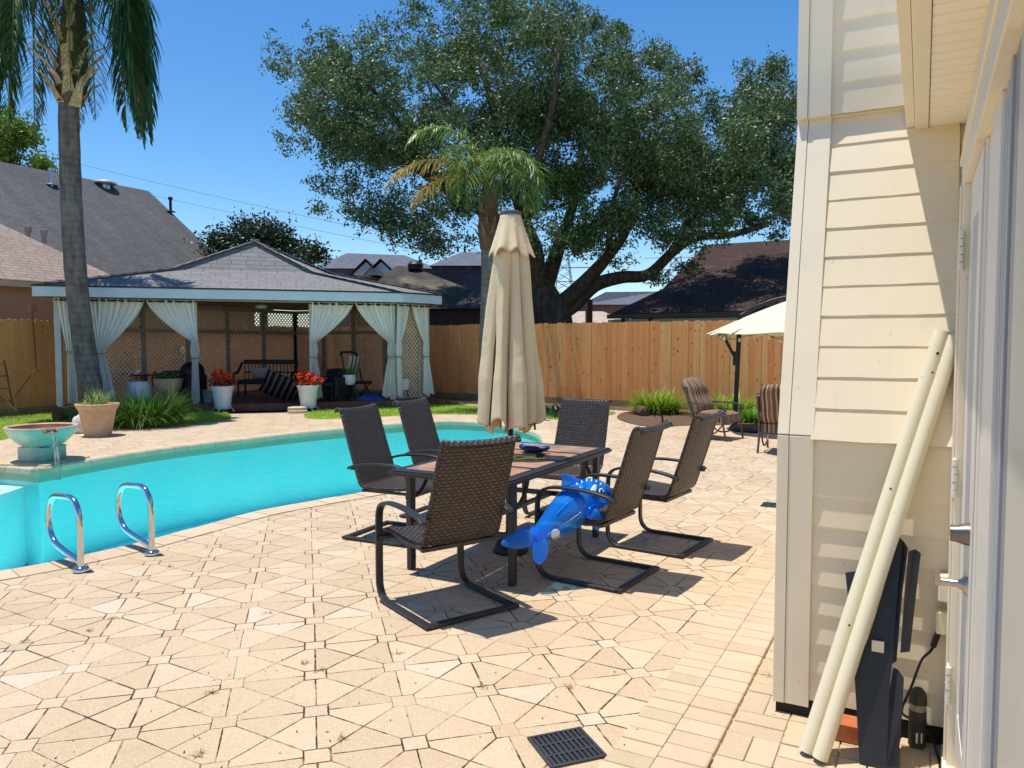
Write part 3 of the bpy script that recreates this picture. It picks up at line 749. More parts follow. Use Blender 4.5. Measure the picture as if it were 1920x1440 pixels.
# ---------------------------------------------------------------- things in and round the pavilion
FACE = ang(0,-1)                              # local +Y towards the viewer's side
def bench():
    p = pd(500,729,20.4); r = thing('garden_settee', 'black openwork settee with long back under lattice in the pavilion', 'settee', (p.x,p.y,.17), FACE)
    b = MB(); b.box((-.70,-.32,.86),(.70,-.27,.98)); b.box((-.70,-.32,.38),(.70,-.27,.44))
    for i in range(15): b.box((-.68+i*.096,-.305,.44),(-.66+i*.096,-.285,.86))
    b.box((-.7,-.305,.62),(.7,-.285,.66)); b.build('backrest', MAT_BLACK, r, bev=.008)
    MB().box((-.68,-.28,.34),(.68,.30,.46)).build('seat', MAT_BLACK, r, bev=.02)
    for s in (-1,1):
        MB().tube(cr([(s*.74,-.28,.9),(s*.76,.0,.66),(s*.76,.3,.60),(s*.75,.34,.40)],5),.035,8).build('armrest', MAT_BLACK, r, 60)
        for y_ in (-.28,.28): MB().tube([(s*.66,y_,0),(s*.66,y_,.36)], .028, 8).build('leg', MAT_BLACK, r, 60)
    return p
bp_ = bench()
def pillow_mesh(w, h, t, n=16):
    m = MB()
    for sg in (1,-1):
        def fn(u, v):
            x=(u-.5)*2; y=(v-.5)*2; d=max(0,(1-abs(x)**2.6)*(1-abs(y)**2.6))**.45
            k=1-.07*(abs(x)*abs(y))
            return (x*w/2*(1-.06*(1-abs(y))*abs(x)), y*h/2*(1-.06*(1-abs(x))*abs(y)), sg*t/2*d)
        m.grid(fn, n, n, flip=sg<0, uvf=lambda u,v:(u*w,v*h))
    return m
def stripe_mat(name, cols, period, axis=0, coord='UV', rough=.85):
    M = Mat(name, rough, spec=.2); q = M.xyz(M.pos(coord))[axis]/period; f = q - q.fl(); c = None
    edges = np.cumsum([w_ for _, w_ in cols]); c = cols[0][0]
    for i in range(1,len(cols)): c = M.mix(f.gt(float(edges[i-1])), c, cols[i][0])
    M.col(M.mix(M.noise(M.pos('Object'), 60, 3).mr(.3,.7)*.25, c, (.02,.02,.02,1))); M.bump(M.noise(M.pos('Object'), 200, 3), .2, .004); return M.m
tp = thing('throw_pillow', 'pale grey throw pillows lying on black settee seat', 'pillow', pd(488,700,20.2), FACE)
pillow_mesh(.5,.34,.16).build('cushion', plain('pale pillow cloth', S(176,170,160), .9, var=.3, scale=12), tp, 180).rotation_euler=(R(60),0,0)
sp = pd(528,738,18.95); sp = thing('floor_cushion', 'big black and grey striped floor cushion leaning on the deck', 'cushion', (sp.x,sp.y,.17), FACE+R(8))
o = pillow_mesh(.95,.78,.22).build('cushion', stripe_mat('black grey stripes', [(S(20,20,22),.5),(S(112,108,106),.3),(S(60,58,58),.2)], .15), sp, 180); o.location=(0,0,.33); o.rotation_euler=(R(52),R(-24),R(10))
def armchair():
    p = gp(621,747,.17); p = pd(621,745,19.3); r = thing('garden_armchair', 'black wicker armchair at the front of deck behind curtain', 'armchair', (p.x,p.y,.17), FACE+R(-25))
    MB().box((-.3,-.3,.08),(.3,.32,.34)).build('seat_base', MAT_BLACK, r, bev=.02)
    MB().box((-.29,-.28,.35),(.29,.33,.44)).build('seat_cushion', plain('charcoal cushion', S(64,62,64), .9), r, bev=.03)
    o = MB(); o.grid(lambda u,v: ((u-.5)*.74, -.34-.05*v+.05*math.cos((u-.5)*3), .3+.48*v-.06*abs(u-.5)*v), 16, 8); o=o.build('backrest', MAT_BLACK, r, 180); md=o.modifiers.new('s','SOLIDIFY'); md.thickness=.06
    for s in (-1,1): MB().box((s*.37-.05,-.34,.06),(s*.37+.05,.32,.58)).build('armrest', MAT_BLACK, r, bev=.03)
    for s in (-1,1):
        for y_ in (-.26,.26): MB().cbox((s*.3,y_,.04),(.06,.06,.08)).build('leg', MAT_BLACK, r)
armchair()
def wire_stand(r, rad, h, mat, name='wire_stand'):
    m = MB(); m.tube([(rad*math.cos(q),rad*math.sin(q),h) for q in [i*math.pi/12 for i in range(25)]], .010, 6, cap=False)
    for k in range(4):
        a = k*math.pi/2+.3; m.tube(cr([(rad*.95*math.cos(a),rad*.95*math.sin(a),h+.16),(rad*1.02*math.cos(a),rad*1.02*math.sin(a),h),(rad*1.35*math.cos(a),rad*1.35*math.sin(a),.05),(rad*1.45*math.cos(a),rad*1.45*math.sin(a),.012),(rad*1.3*math.cos(a),rad*1.3*math.sin(a),.012)],4), .010, 6)
    return m.build(name, mat, r, 60)
MAT_LEAFD = leafmat('dark green leaves', S(40,70,30), S(70,104,44)); MAT_LEAFB = leafmat('bright green leaves', S(84,140,36), S(134,178,62))
MAT_RED = leafmat('red begonia petals', S(232,36,26), S(255,120,44), .5, .3, .35)
MAT_BRONZE = leafmat('bronze leaves', S(70,34,34), S(96,70,44))
def leaves(C, size, asp=.45, up=.3, cup=0.):
    C = np.asarray(C, float); n = len(C); ax = rng.normal(size=(n,3)); ax[:,2] += up; ax /= np.linalg.norm(ax,axis=1)[:,None]
    t = rng.normal(size=(n,3)); t -= (t*ax).sum(1)[:,None]*ax; t /= np.linalg.norm(t,axis=1)[:,None]; b = np.cross(ax,t)
    sz = (size*rng.uniform(.65,1.25,n))[:,None]
    V = np.stack([C-t*sz*.5, C+b*sz*asp*.5, C+t*sz*.5, C-b*sz*asp*.5],1).reshape(-1,3); F = np.arange(n*4).reshape(-1,4); return V, F
def cat(parts):
    Vs=[];Fs=[];o=0
    for V,F in parts: Vs.append(V); Fs.append(F+o); o+=len(V)
    return np.concatenate(Vs), np.concatenate(Fs)
def flower_pot(px, py, label):
    p = pd(px, py, 2261/(py-645)); r = thing('flower_planter', label, 'planter', (p.x,p.y,0.004), random.random(), 'white planters with red flowers')
    m = MB(); m.lathe([(.155,.07),(.17,.09),(.18,.18),(.186,.185),(.188,.2),(.2,.33),(.207,.335),(.21,.35),(.225,.5),(.235,.505),(.24,.56),(.26,.57),(.262,.60),(.245,.605),(.235,.59),(.0,.585)], 36); m.build('pot', MAT_CER, r, 35)
    MB().lathe([(.236,.575),(.0,.592)],20).build('soil', MAT_SOIL, r)
    wire_stand(r, .18, .13, MAT_CER)
    n = 150; a = rng.uniform(0,6.28,n); q = rng.uniform(0,.26,n)**.8; C = np.stack([np.cos(a)*q, np.sin(a)*q, .62+rng.uniform(0,.2,n)*(1-q)],1)
    V, F = leaves(C, .085, .6, .8); npmesh('foliage', V, F, MAT_BRONZE, r)
    st = MB(); fl = []
    for i in range(16):
        a = rng.uniform(0,6.28); q = rng.uniform(.03,.36); h = rng.uniform(.66,.92 if q<.3 else .86); tip = Vector((math.cos(a)*q,math.sin(a)*q,h)); st.tube(cr([(tip.x*.2,tip.y*.2,.58),(tip.x*.6,tip.y*.6,h*.85),tip],3), .005, 5)
        c = np.array(tip)+rng.normal(size=(26,3))*[.032,.032,.038]; fl.append(leaves(c, .062, .85, .8))
    c = np.stack([rng.uniform(-.2,.2,90), rng.uniform(-.2,.2,90), .62+rng.uniform(0,.07,90)],1); fl.append(leaves(c,.05,.8,.8))
    st.build('stems', MAT_LEAFD, r); V,F = cat(fl); npmesh('blossoms', V, F, MAT_RED, r)
flower_pot(418,773,'white tapered pot of red flowers left of the striped cushion')
flower_pot(578,771,'white tapered pot of red flowers beside two stacked stones')
sn = gp(558,774); sr = thing('stepping_stones', 'two round flat tan stones stacked on patio edge by flower pot', 'stones', (sn.x,sn.y,0.003))
MAT_STONE = plain('tan cast stone', S(206,184,148), .9, var=.2, scale=12, bump=.2)
MB().lathe([(.0,0),(.215,0),(.225,.02),(.22,.055),(.20,.065),(0,.067)],28).build('lower_stone', MAT_STONE, sr, 40)
MB().lathe([(.0,.068),(.205,.068),(.215,.085),(.21,.12),(.19,.13),(0,.132)],28,(-.03,.02,0)).build('upper_stone', MAT_STONE, sr, 40)
# left bay
p = pd(261,742,17.95); r = thing('barrel_pot', 'plain white barrel pot empty in front of console table', 'pot', (p.x,p.y,.17))
MB().lathe([(.0,0),(.2,0),(.25,.03),(.285,.2),(.29,.36),(.28,.50),(.272,.52),(.255,.515),(.25,.45),(.22,.2),(0,.12)],36).build('body', MAT_CER, r, 50)
p = pd(316,747,17.95); r = thing('beige_urn', 'wide beige bowl planter on pedestal holding green trailing plant', 'planter', (p.x,p.y,.17))
MAT_BEIGE = plain('beige cast pot', S(204,184,152), .75, var=.15)
MB().lathe([(.0,.0),(.16,.0),(.15,.03),(.07,.08),(.06,.2),(.1,.23),(.2,.28),(.29,.42),(.335,.58),(.345,.60),(.32,.60),(.28,.56),(0,.55)],36).build('bowl', MAT_BEIGE, r, 50)
n=500; a=rng.uniform(0,6.28,n); q=.34*np.sqrt(rng.uniform(0,1,n)); V,F=leaves(np.stack([np.cos(a)*q,np.sin(a)*q,.6+rng.uniform(-.02,.14,n)],1),.06,.5,.6); npmesh('foliage',V,F,MAT_LEAFD,r)
p = pd(362,750,18.4); r = thing('grill', 'black covered kettle style grill cabinet with side shelf beside the curtain post', 'grill', (p.x,p.y,.17), FACE)
MB().box((-.26,-.25,.0),(.26,.25,.66)).build('cabinet', plain('black grill cover', S(24,24,26), .55, var=.3, bump=.2), r, bev=.03)
MB().lathe([(.0,.98),(.12,.97),(.24,.88),(.28,.76),(.28,.67),(0,.66)][::-1],24,(0,0,0)).build('lid', MAT_BLKMET, r, 50)
MB().box((.27,-.2,.72),(.62,.2,.76)).build('side_shelf', plain('dark green shelf', S(44,58,50), .5), r)
p = pd(250,738,18.9); r = thing('console_table', 'thin black metal console table against the lattice', 'table', (p.x,p.y,.17), FACE)
MB().box((-.42,-.18,.62),(.42,.18,.65)).build('table_top', MAT_BLKMET, r); MB().box((-.40,-.16,.12),(.40,.16,.14)).build('shelf', MAT_BLKMET, r)
for s in (-1,0,1):
    for y_ in (-.16,.16): MB().cbox((s*.40,y_,.31),(.03,.03,.62)).build('leg', MAT_BLKMET, r)
q = pd(236,684,18.9); r2 = thing('lantern', 'dark wire birdcage lantern on the console table', 'lantern', (q.x,q.y,.825))
m = MB()
for k in range(10):
    a=k*math.pi/5; m.tube(cr([(.13*math.cos(a),.13*math.sin(a),.03),(.13*math.cos(a),.13*math.sin(a),.32),(.07*math.cos(a),.07*math.sin(a),.45),(.01*math.cos(a),.01*math.sin(a),.54)],3),.006,5)
m.build('cage',MAT_BLKMET,r2); MB().lathe([(0,0),(.15,0),(.15,.03),(0,.03)],20).build('base',MAT_BLKMET,r2); m=MB(); m.lathe([(0,.53),(.035,.54),(.02,.58),(0,.6)],10); m.build('finial',MAT_BLKMET,r2)
q = pd(258,683,18.95); r2 = thing('candle_jar', 'small white candle jar on the console table', 'jar', (q.x,q.y,.825)); MB().lathe([(0,0),(.05,0),(.052,.09),(.045,.1),(.045,.02),(0,.02)],16).build('jar',MAT_CER,r2,50)
p = pd(306,735,20.3); r = thing('stacked_cushions', 'tan lounge cushion folded upright against lattice behind urn', 'cushion', (p.x,p.y,.17), FACE)
m = MB(); m.grid(lambda u,v: ((u-.5)*1.15*(1-.12*abs(u-.5)*2*v), -.18+.06*math.sin(v*22)+.12*v*-1, .1+1.22*v*(1-.12*(abs(u-.5)*2)**2)), 16, 30); o=m.build('cushion', plain('tan cushion cloth', S(150,124,98), .9, var=.25), r, 180); md=o.modifiers.new('s','SOLIDIFY'); md.thickness=.14
p = pd(390,751,18.3); r = thing('bucket', 'pale turquoise bucket on deck behind left flower pot', 'bucket', (p.x,p.y,.17))
MB().lathe([(0,0),(.1,0),(.13,.29),(.14,.3),(.125,.3),(.1,.02),(0,.02)],24).build('pail', plain('pale turquoise plastic', S(150,190,180), .4), r, 50)
# right bay
p = pd(655,735,19.3); r = thing('potted_plant', 'round white pot with green plant on thin stand', 'potted plant', (p.x,p.y,.17))
MB().lathe([(0,.38),(.12,.38),(.16,.44),(.17,.54),(.155,.63),(.145,.63),(.13,.56),(0,.54)],28).build('pot',MAT_CER,r,50)
m=MB(); [m.tube([(.12*math.cos(a),.12*math.sin(a),.4),(.15*math.cos(a),.15*math.sin(a),0)],.009,6) for a in (0,2.1,4.2)]; m.build('stand',MAT_BLKMET,r)
n=90; V,F=blades(np.tile([0,0,.55],(n,1)), rng.uniform(0,6.28,n), rng.uniform(.2,.42,n), rng.uniform(.02,.035,n), rng.uniform(.7,1.4,n), rng.uniform(.5,1.5,n), 4); npmesh('foliage',V,F,MAT_LEAFB,r)
p = pd(668,732,19.9); r = thing('folding_chair', 'brown folding chair with striped white cushion behind potted plant', 'chair', (p.x,p.y,.17), FACE+R(50))
o=pillow_mesh(.45,.62,.10).build('back_cushion', stripe_mat('cream brown stripes',[(S(206,200,190),.7),(S(70,56,50),.3)],.12), r, 180); o.location=(0,-.1,.82); o.rotation_euler=(R(68),0,0)
MB().box((-.24,-.1,.38),(.24,.36,.44)).build('seat', MAT_BLACK, r, bev=.02); m=MB(); 
for s in (-1,1):
    m.tube([(s*.25,.34,0),(s*.25,-.1,.5),(s*.25,-.26,1.12)],.02,8); m.tube([(s*.25,-.2,0),(s*.25,.3,.44)],.02,8)
m.tube(cr([(-.25,-.26,1.1),(-.2,-.34,1.18),(.2,-.34,1.18),(.25,-.26,1.1)],4),.028,8); m.build('frame',plain('brown wood frame',S(70,48,38),.5),r,60)
p = gp(694,745,.17); p=pd(694,744,19.15); r = thing('folded_tarp', 'crumpled blue tarp lying on the deck by full curtain hem', 'tarp', (p.x,p.y,.172), FACE)
m=MB(); m.grid(lambda u,v: ((u-.5)*.78, (v-.5)*.42, .14*(1-(2*u-1)**4)*(1-(2*v-1)**4)*(.75+.25*math.sin(u*13+v*6)*math.cos(v*11-u*4))), 30, 18); m.grid(lambda u,v:((u-.5)*.78,(v-.5)*.42,0),1,1,flip=True); m.build('cloth', plain('blue tarp', S(28,74,134), .5, var=.25, scale=8), r, 180)
p = pd(755,740,19.6); r = thing('bucket_planter', 'plain white tapered pot on wire legs behind curtains', 'pot', (p.x,p.y,.17)); MB().lathe([(0,.24),(.15,.24),(.18,.5),(.19,.52),(.17,.52),(.14,.28),(0,.27)],28).build('pot',MAT_CER,r,50); m=MB(); [m.tube([(.12*math.cos(a),.12*math.sin(a),.25),(.15*math.cos(a),.15*math.sin(a),0)],.009,6) for a in (.3,2.4,4.5)]; m.build('stand',MAT_BLKMET,r)
# by the left fence
MAT_STICK = plain('weathered stick wood', S(120,88,58), .85, var=.3)
p = gp(30,772); r = thing('wooden_trellis', 'small weathered wooden ladder trellis leaning at the left fence', 'trellis', (p.x,p.y,0))
m=MB(); q0=gp(30,770)-p; 
def tr_pt(px,py,d): return pd(px,py,d)-Vector((p.x,p.y,0))
m.tube([tr_pt(26,771,16.1),tr_pt(8,676,16.1)],.022,6); m.tube([tr_pt(-20,771,15.8),tr_pt(-28,680,15.8)],.022,6)
for f in (.2,.45,.7,.95): m.tube([tr_pt(26-18*f,771-95*f,16.1),tr_pt(-20-8*f,771-91*f,15.8)],.016,6)
m.tube([tr_pt(-10,735,15.9),tr_pt(32,772,16.0)],.016,6); m.build('frame',MAT_STICK,r)
p = gp(60,770); r = thing('rope_pole', 'thin pole with two slack cords hanging on the left fence', 'pole', (p.x,p.y,0)); b0=Vector((p.x,p.y,0)); m=MB()
m.tube([pd(61,585,17.0)-b0,pd(68,690,17.0)-b0],.018,6); m.build('pole',MAT_STICK,r); m=MB(); m.cbox(pd(60,578,17.0)-b0,(.12,.12,.14)); m.build('cap',MAT_CEDARD,r)
m=MB(); m.tube([pd(68,690,17.0)-b0,pd(28,745,16.6)-b0],.012,5); m.tube([pd(68,690,17.0)-b0,pd(104,722,17.2)-b0],.012,5); m.build('cord',MAT_STICK,r)

# ---------------------------------------------------------------- fountain bowl, pots, grass clump
p = gp(80,866); r = thing('fountain_bowl', 'turquoise glazed fountain bowl on square pedestal pouring water into pool', 'fountain', (p.x,p.y,0.0))
def glaze_mat():
    M = Mat('turquoise crackle glaze', .35); P = M.pos('Object'); x,y,z = M.xyz(P)
    a = (x*Rt.x + y*Rt.y)*2.2; c = M.mix((M.noise(P,5,5)*1.2+a*.6).mr(.35,.75), S(196,184,162), S(128,166,150)); c = M.mix(M.noise(P,30,4).mr(.55,.7)*.5, c, S(206,200,180)); M.col(c); M.bump(M.voro(P,40),.4,.006); return M.m
MAT_GLZ = glaze_mat(); MAT_TERRA = plain('terracotta', S(196,132,92), .85, var=.25, scale=5, bump=.2)
MB().cbox((0,0,.015),(.80,.80,.03)).build('plinth', MAT_STONE, r, bev=.01, rz=R(20))
MB().cbox((0,0,.125),(.40,.40,.19)).build('pedestal', MAT_GLZ, r, bev=.012, rz=R(20))
MB().lathe([(.20,.215),(.27,.25),(.36,.34),(.42,.44),(.43,.462),(.425,.475),(.40,.475),(.385,.455)],44,caps=False).build('bowl', MAT_GLZ, r, 50)
MB().lathe([(.426,.462),(.432,.47),(.425,.486),(.40,.486),(.388,.47)],44,caps=False).build('rim', plain('worn sandy rim', S(206,170,140), .8), r, 60)
MB().lathe([(.390,.47),(.34,.37),(.2,.30),(0,.28)],40,caps=False).build('basin', plain('dark wet terracotta', S(132,78,54), .5, var=.3), r, 60)
spd = (gp(128,886)-gp(80,866)); spd.z=0; spd.normalize(); q = spd*.40
m=MB(); sd=Vector((-spd.y,spd.x,0)); m.add([q+sd*.07+Vector((0,0,.43)),q-sd*.07+Vector((0,0,.43)),q+spd*.10-sd*.06+Vector((0,0,.425)),q+spd*.10+sd*.06+Vector((0,0,.425)),q+sd*.07+Vector((0,0,.48)),q+spd*.10+sd*.06+Vector((0,0,.455)),q-sd*.07+Vector((0,0,.48)),q+spd*.10-sd*.06+Vector((0,0,.455))],[(0,1,2,3),(0,3,5,4),(1,6,7,2)]); o=m.build('spout',MAT_TERRA,r); md=o.modifiers.new('s','SOLIDIFY'); md.thickness=.012
def clearwater():
    m = bpy.data.materials.new('falling water'); m.use_nodes=True; T=m.node_tree; b=T.nodes['Principled BSDF']; b.inputs['Base Color'].default_value=(.9,.97,1,1); b.inputs['Roughness'].default_value=.05; b.inputs['Transmission Weight'].default_value=.9; b.inputs['IOR'].default_value=1.33; return m
m=MB(); s0=q+spd*.10+Vector((0,0,.43)); wp=[s0+spd*(.22*t)+Vector((0,0,-.58*t*t)) for t in [i/12 for i in range(13)]]
m.tube(wp,[.020-.006*i/12+.004*math.sin(i*2.2) for i in range(13)],8); m.tube([v+sd*.03 for v in wp],[.008+.003*math.sin(i*1.7) for i in range(13)],6); m.build('water_stream',clearwater(),r,180)
p = gp(184,817); r = thing('terracotta_pot', 'large tapered terracotta pot with spiky plant on the patio edge', 'planter', (p.x,p.y,0.002))
MB().lathe([(0,0),(.205,0),(.21,.02),(.29,.44),(.325,.50),(.34,.51),(.345,.545),(.335,.555),(.31,.555),(.29,.50),(.28,.46),(0,.46)],40).build('pot', plain('sun bleached terracotta', S(206,168,134), .85, var=.2, scale=4, bump=.15), r, 40)
n=120; V,F=blades(np.stack([rng.normal(0,.08,n),rng.normal(0,.08,n),np.full(n,.46)],1), rng.uniform(0,6.28,n), rng.uniform(.25,.5,n), rng.uniform(.012,.022,n), rng.uniform(.7,1.5,n), rng.uniform(.3,1.3,n), 4); npmesh('foliage',V,F,leafmat('grey green spikes',S(96,128,64),S(160,182,104)),r)
p = gp(152,812); r = thing('white_rock', 'rounded white rock sculpture tucked behind terracotta pot', 'rock', (p.x,p.y,0))
bm=bmesh.new(); bmesh.ops.create_icosphere(bm,subdivisions=3,radius=.2)
for v in bm.verts: k=1+.12*math.sin(v.co.x*19+v.co.z*13)+.1*math.sin(v.co.y*23); v.co=Vector((v.co.x*.62*k,v.co.y*.7*k,(v.co.z*.95+.13)*k))
me=bpy.data.meshes.new('stone'); bm.to_mesh(me); bm.free(); me.materials.append(plain('white rock',S(214,212,206),.8,var=.15,scale=9,bump=.3)); me.polygons.foreach_set('use_smooth',[True]*len(me.polygons)); o=bpy.data.objects.new('stone',me); COL.objects.link(o); o.parent=r
p = gp(112,790); r = thing('clay_jug', 'brown clay jug lying in grass left of monkey grass', 'jug', (p.x,p.y,.14)); o=MB().lathe([(0,-.2),(.08,-.19),(.14,-.1),(.15,0),(.11,.1),(.055,.17),(.06,.22),(.045,.22),(0,.1)],26).build('body',plain('dark clay',S(122,80,58),.7,var=.3),r,60); o.rotation_euler=(R(38),R(20),0)
o=MB().tube(cr([(.05,0,.18),(.17,0,.2),(.2,0,.08),(.145,0,0)],5),.016,8).build('handle',plain('dark clay handle',S(110,72,52),.7),r,60); o.rotation_euler=(R(38),R(20),0)
def clump(name, label, cat_, c, n, rad, L0, L1, w, mat, group=None, up=(.7,1.45), curl=(.6,2.0), seg=5):
    r = thing(name, label, cat_, (c.x,c.y,0), 0, group); a=rng.uniform(0,6.28,n); q=rad*np.sqrt(rng.uniform(0,1,n)); B=np.stack([np.cos(a)*q,np.sin(a)*q,np.zeros(n)],1)
    V,F=blades(B, a+rng.normal(0,.7,n), rng.uniform(L0,L1,n), rng.uniform(w*.7,w*1.3,n), rng.uniform(up[0],up[1],n), rng.uniform(curl[0],curl[1],n), seg); npmesh('foliage',V,F,mat,r); return r
MAT_MONK = leafmat('monkey grass', S(70,112,36), S(136,174,72), .45)
clump('grass_clump','large mound of dark monkey grass right of the terracotta pot','plant',gp(272,797),2600,.62,.5,.98,.016,MAT_MONK,'monkey grass clumps')
clump('grass_clump','smaller spiky grass tuft under the palm behind the terracotta pot','plant',gp(185,790),700,.45,.35,.7,.016,MAT_MONK,'monkey grass clumps')
# ================================================================ TREES AND PALMS
def bark_mat(name, c1, c2, ring=0., sc=8.):
    M = Mat(name, .9, spec=.2); P = M.pos('Object'); n = M.noise(M.map(P,(sc,sc,sc*.35)),1.0,6,.65)
    c = M.mix(n.mr(.3,.7), c1, c2)
    if ring:
        z = M.xyz(P)[2]*ring + M.noise(M.map(P,(1,1,.4)),2.0,3)*.8; f = (z-z.fl()); c = M.mix(f.mr(.6,1.0)*.35, c, sc_(c1,.55)); c = M.mix(M.noise(P,1.3,4).mr(.5,.7)*.5, c, sc_(c2,1.25))
    M.col(c); M.bump(n,.6,.03); return M.m
MAT_OAKB = bark_mat('oak bark', S(62,54,48), S(104,92,80)); MAT_PALMB = bark_mat('palm bark', S(92,84,78), S(136,126,118), 7.)
MAT_BOOT = plain('dry palm boots', S(206,180,144), .85, var=.4, scale=5, bump=.4); MAT_FIBER = plain('brown palm fibre', S(104,80,62), .95, var=.4, scale=8, bump=.5)
MAT_OAKL = leafmat('live oak leaves', S(50,72,40), S(126,150,98), .46, .5, .28)
MAT_OAKL2 = leafmat('fresh oak leaves', S(58,92,30), S(104,138,54), .4, .6, .25)
MAT_FARL = leafmat('far tree leaves', S(30,46,24), S(62,80,40), .45, .5, .12); MAT_LIME = leafmat('lime tree leaves', S(72,106,30), S(140,168,60), .45, .5, .3)
MAT_FROND = leafmat('palm leaflets', S(34,66,30), S(84,124,60), .4, .6, .2); MAT_FRONDB = leafmat('bright palm leaflets', S(82,120,44), S(152,178,96), .4, .6, .3); MAT_FRONDY = leafmat('yellowing palm leaflets', S(150,130,50), S(196,168,96), .55, .4, .3)
MAT_RACH = plain('palm rachis', S(130,130,72), .6)

def spray(cl, nspray, nleaf, size, sig, asp=.45, up=.35):
    """cl: list of (centre, radii, weight) ellipsoids; leaves gathered in twig clusters near their outer half"""
    w_ = np.array([c[2] for c in cl], float); w_/=w_.sum(); idx = rng.choice(len(cl), nspray, p=w_)
    c = np.array([np.array(q[0]) for q in cl])[idx]; rr = np.array([q[1] for q in cl])[idx]
    d = rng.normal(size=(nspray,3)); d/=np.linalg.norm(d,axis=1)[:,None]; q = rng.uniform(.12,1,nspray)**.5
    C = c + d*rr*q[:,None]
    dirs = d*[1,1,.6] + rng.normal(size=(nspray,3))*.5; dirs/=np.linalg.norm(dirs,axis=1)[:,None]
    t = rng.uniform(-1,1,(nspray,nleaf))
    L = C[:,None,:] + dirs[:,None,:]*t[:,:,None]*sig*1.6 + rng.normal(size=(nspray,nleaf,3))*sig*.55
    return leaves(L.reshape(-1,3), size, asp, up)
def limb(m, pts, r0, r1, n=10, sub=5):
    P = cr(pts, sub); k = len(P); m.tube(P, [r0+(r1-r0)*(i/(k-1))**.8 for i in range(k)], n)
# ---- live oak
DO = 25.0
ob = pd(1040,640,DO); oak = thing('live_oak', 'huge dark live oak with spreading crown and forked trunk behind the fence', 'tree', (ob.x,ob.y,0)); O0 = Vector((ob.x,ob.y,0))
def op(px, py, dd=0.): return pd(px,py,DO+dd)-O0
tk = MB()
limb(tk, [Vector((.1,0,-.1)), op(1037,600), op(1022,565), op(1012,540)], .75, .46, 14)
limb(tk, [op(1014,560), op(1006,520), op(1003,470,-.4), op(985,420,-.8), op(960,340,-1.2), op(930,230,-1.5), op(905,120,-1)], .40, .07)
limb(tk, [op(1016,550), op(1035,500,.6), op(1052,450,1), op(1075,380,1.5), op(1090,280,1.6), op(1060,150,1.2)], .34, .07)
limb(tk, [op(1030,585), op(1058,565), op(1100,525,-.3), op(1140,480,-.6), op(1175,430,-.8), op(1200,350,-.8), op(1230,250,-.6)], .36, .06)
limb(tk, [op(1040,592), op(1075,572,.2), op(1115,535,-.2), op(1165,520,-.6), op(1215,515,-1.0), op(1262,472,-1.5), op(1305,445,-1.9), op(1370,440,-2.4), op(1440,420,-2.6)], .30, .08)
limb(tk, [op(1262,472,-1.5), op(1300,400,-1.7), op(1350,330,-2), op(1420,230,-2)], .16, .04)
limb(tk, [op(1000,470,-.4), op(955,425,-.9), op(900,395,-1.3), op(830,350,-1.6), op(740,290,-1.8), op(640,220,-2)], .26, .05)
limb(tk, [op(830,350,-1.6), op(760,250,-2), op(690,160,-2), op(600,110,-2)], .12, .03)
limb(tk, [op(960,340,-1.2), op(880,240,-2.4), op(800,140,-3)], .14, .03); limb(tk, [op(1090,280,1.6), op(1180,190,2.5), op(1260,160,3)], .14, .03)
limb(tk, [op(985,420,-.8), op(1010,300,-3), op(1040,180,-4), op(1050,60,-3.5)], .18, .03); limb(tk, [op(1140,480,-.6), op(1150,380,-3), op(1180,300,-4)], .13, .03)
tk.build('trunk', MAT_OAKB, oak, 180)
K = DO/1440
crown = [(570,120,75,55),(640,175,85,75),(600,190,70,65),(690,130,90,60),(730,220,110,90),(650,270,80,70),(720,330,95,70),(800,130,90,70),(860,90,80,80),(880,200,120,110),(800,290,110,90),(760,400,95,45),(690,370,75,45),
 (950,90,110,90),(1000,180,130,120),(1060,80,80,75),(930,320,120,100),(1040,310,120,110),(1110,160,100,90),(1150,240,110,100),(1200,150,80,70),(1260,200,75,60),(1240,300,100,80),(1140,350,110,90),(1300,330,95,80),(1380,290,95,80),(1440,190,65,70),
 (1450,280,70,90),(1400,340,110,90),(1330,260,90,80),(1420,240,80,70),(1290,370,100,70),(1460,200,50,70),(1410,180,40,50),(1200,330,90,80),(960,250,100,90),(1470,350,60,70),(1380,390,90,55),(1290,420,80,40),(1100,440,75,40),(1050,420,60,50),(1010,30,60,50),(900,20,50,50),(1180,420,70,40),(930,400,60,40),(800,420,60,40),(1430,410,60,35)]
cl = []
for px,py,rx,ry in crown:
    for dd in (-2.6, 1.2):
        cl.append((op(px+random.uniform(-14,14),py+random.uniform(-10,10),dd*random.uniform(.4,1.4)), (rx*K*.84, max(1.3,rx*K*.95), ry*K*.84), rx*ry))
twigs = [(520,95,14,26),(605,70,16,28),(640,85,12,26),(520,130,22,12),(720,50,26,14),(770,30,24,26),(785,10,10,20),(845,10,24,22),(1052,20,9,30),(1090,55,26,12),(1115,40,14,10),(1150,75,18,16),(1165,60,8,8),(1235,120,14,7),(1270,140,18,22),(1305,135,12,14),(1335,185,18,12),(1400,140,14,24),(1445,130,10,24),(1465,125,10,14),(545,270,20,24),(570,215,25,25),(612,345,26,18),(605,395,16,10),(700,420,40,20),(745,440,16,24),(830,445,40,18),(1375,410,40,25),(1450,440,30,14),(1270,440,40,20),(870,450,30,14),(1230,400,30,30),(1010,480,30,40),(1160,490,30,20),(1230,520,20,12),(1295,500,25,10),(1470,250,40,70)]
cl2 = [(op(px,py,random.uniform(-2.5,.5)), (rx*K,.7,ry*K), 1) for px,py,rx,ry in twigs]
sub_ = []
wq = np.array([c[2] for c in cl], float); wq /= wq.sum()
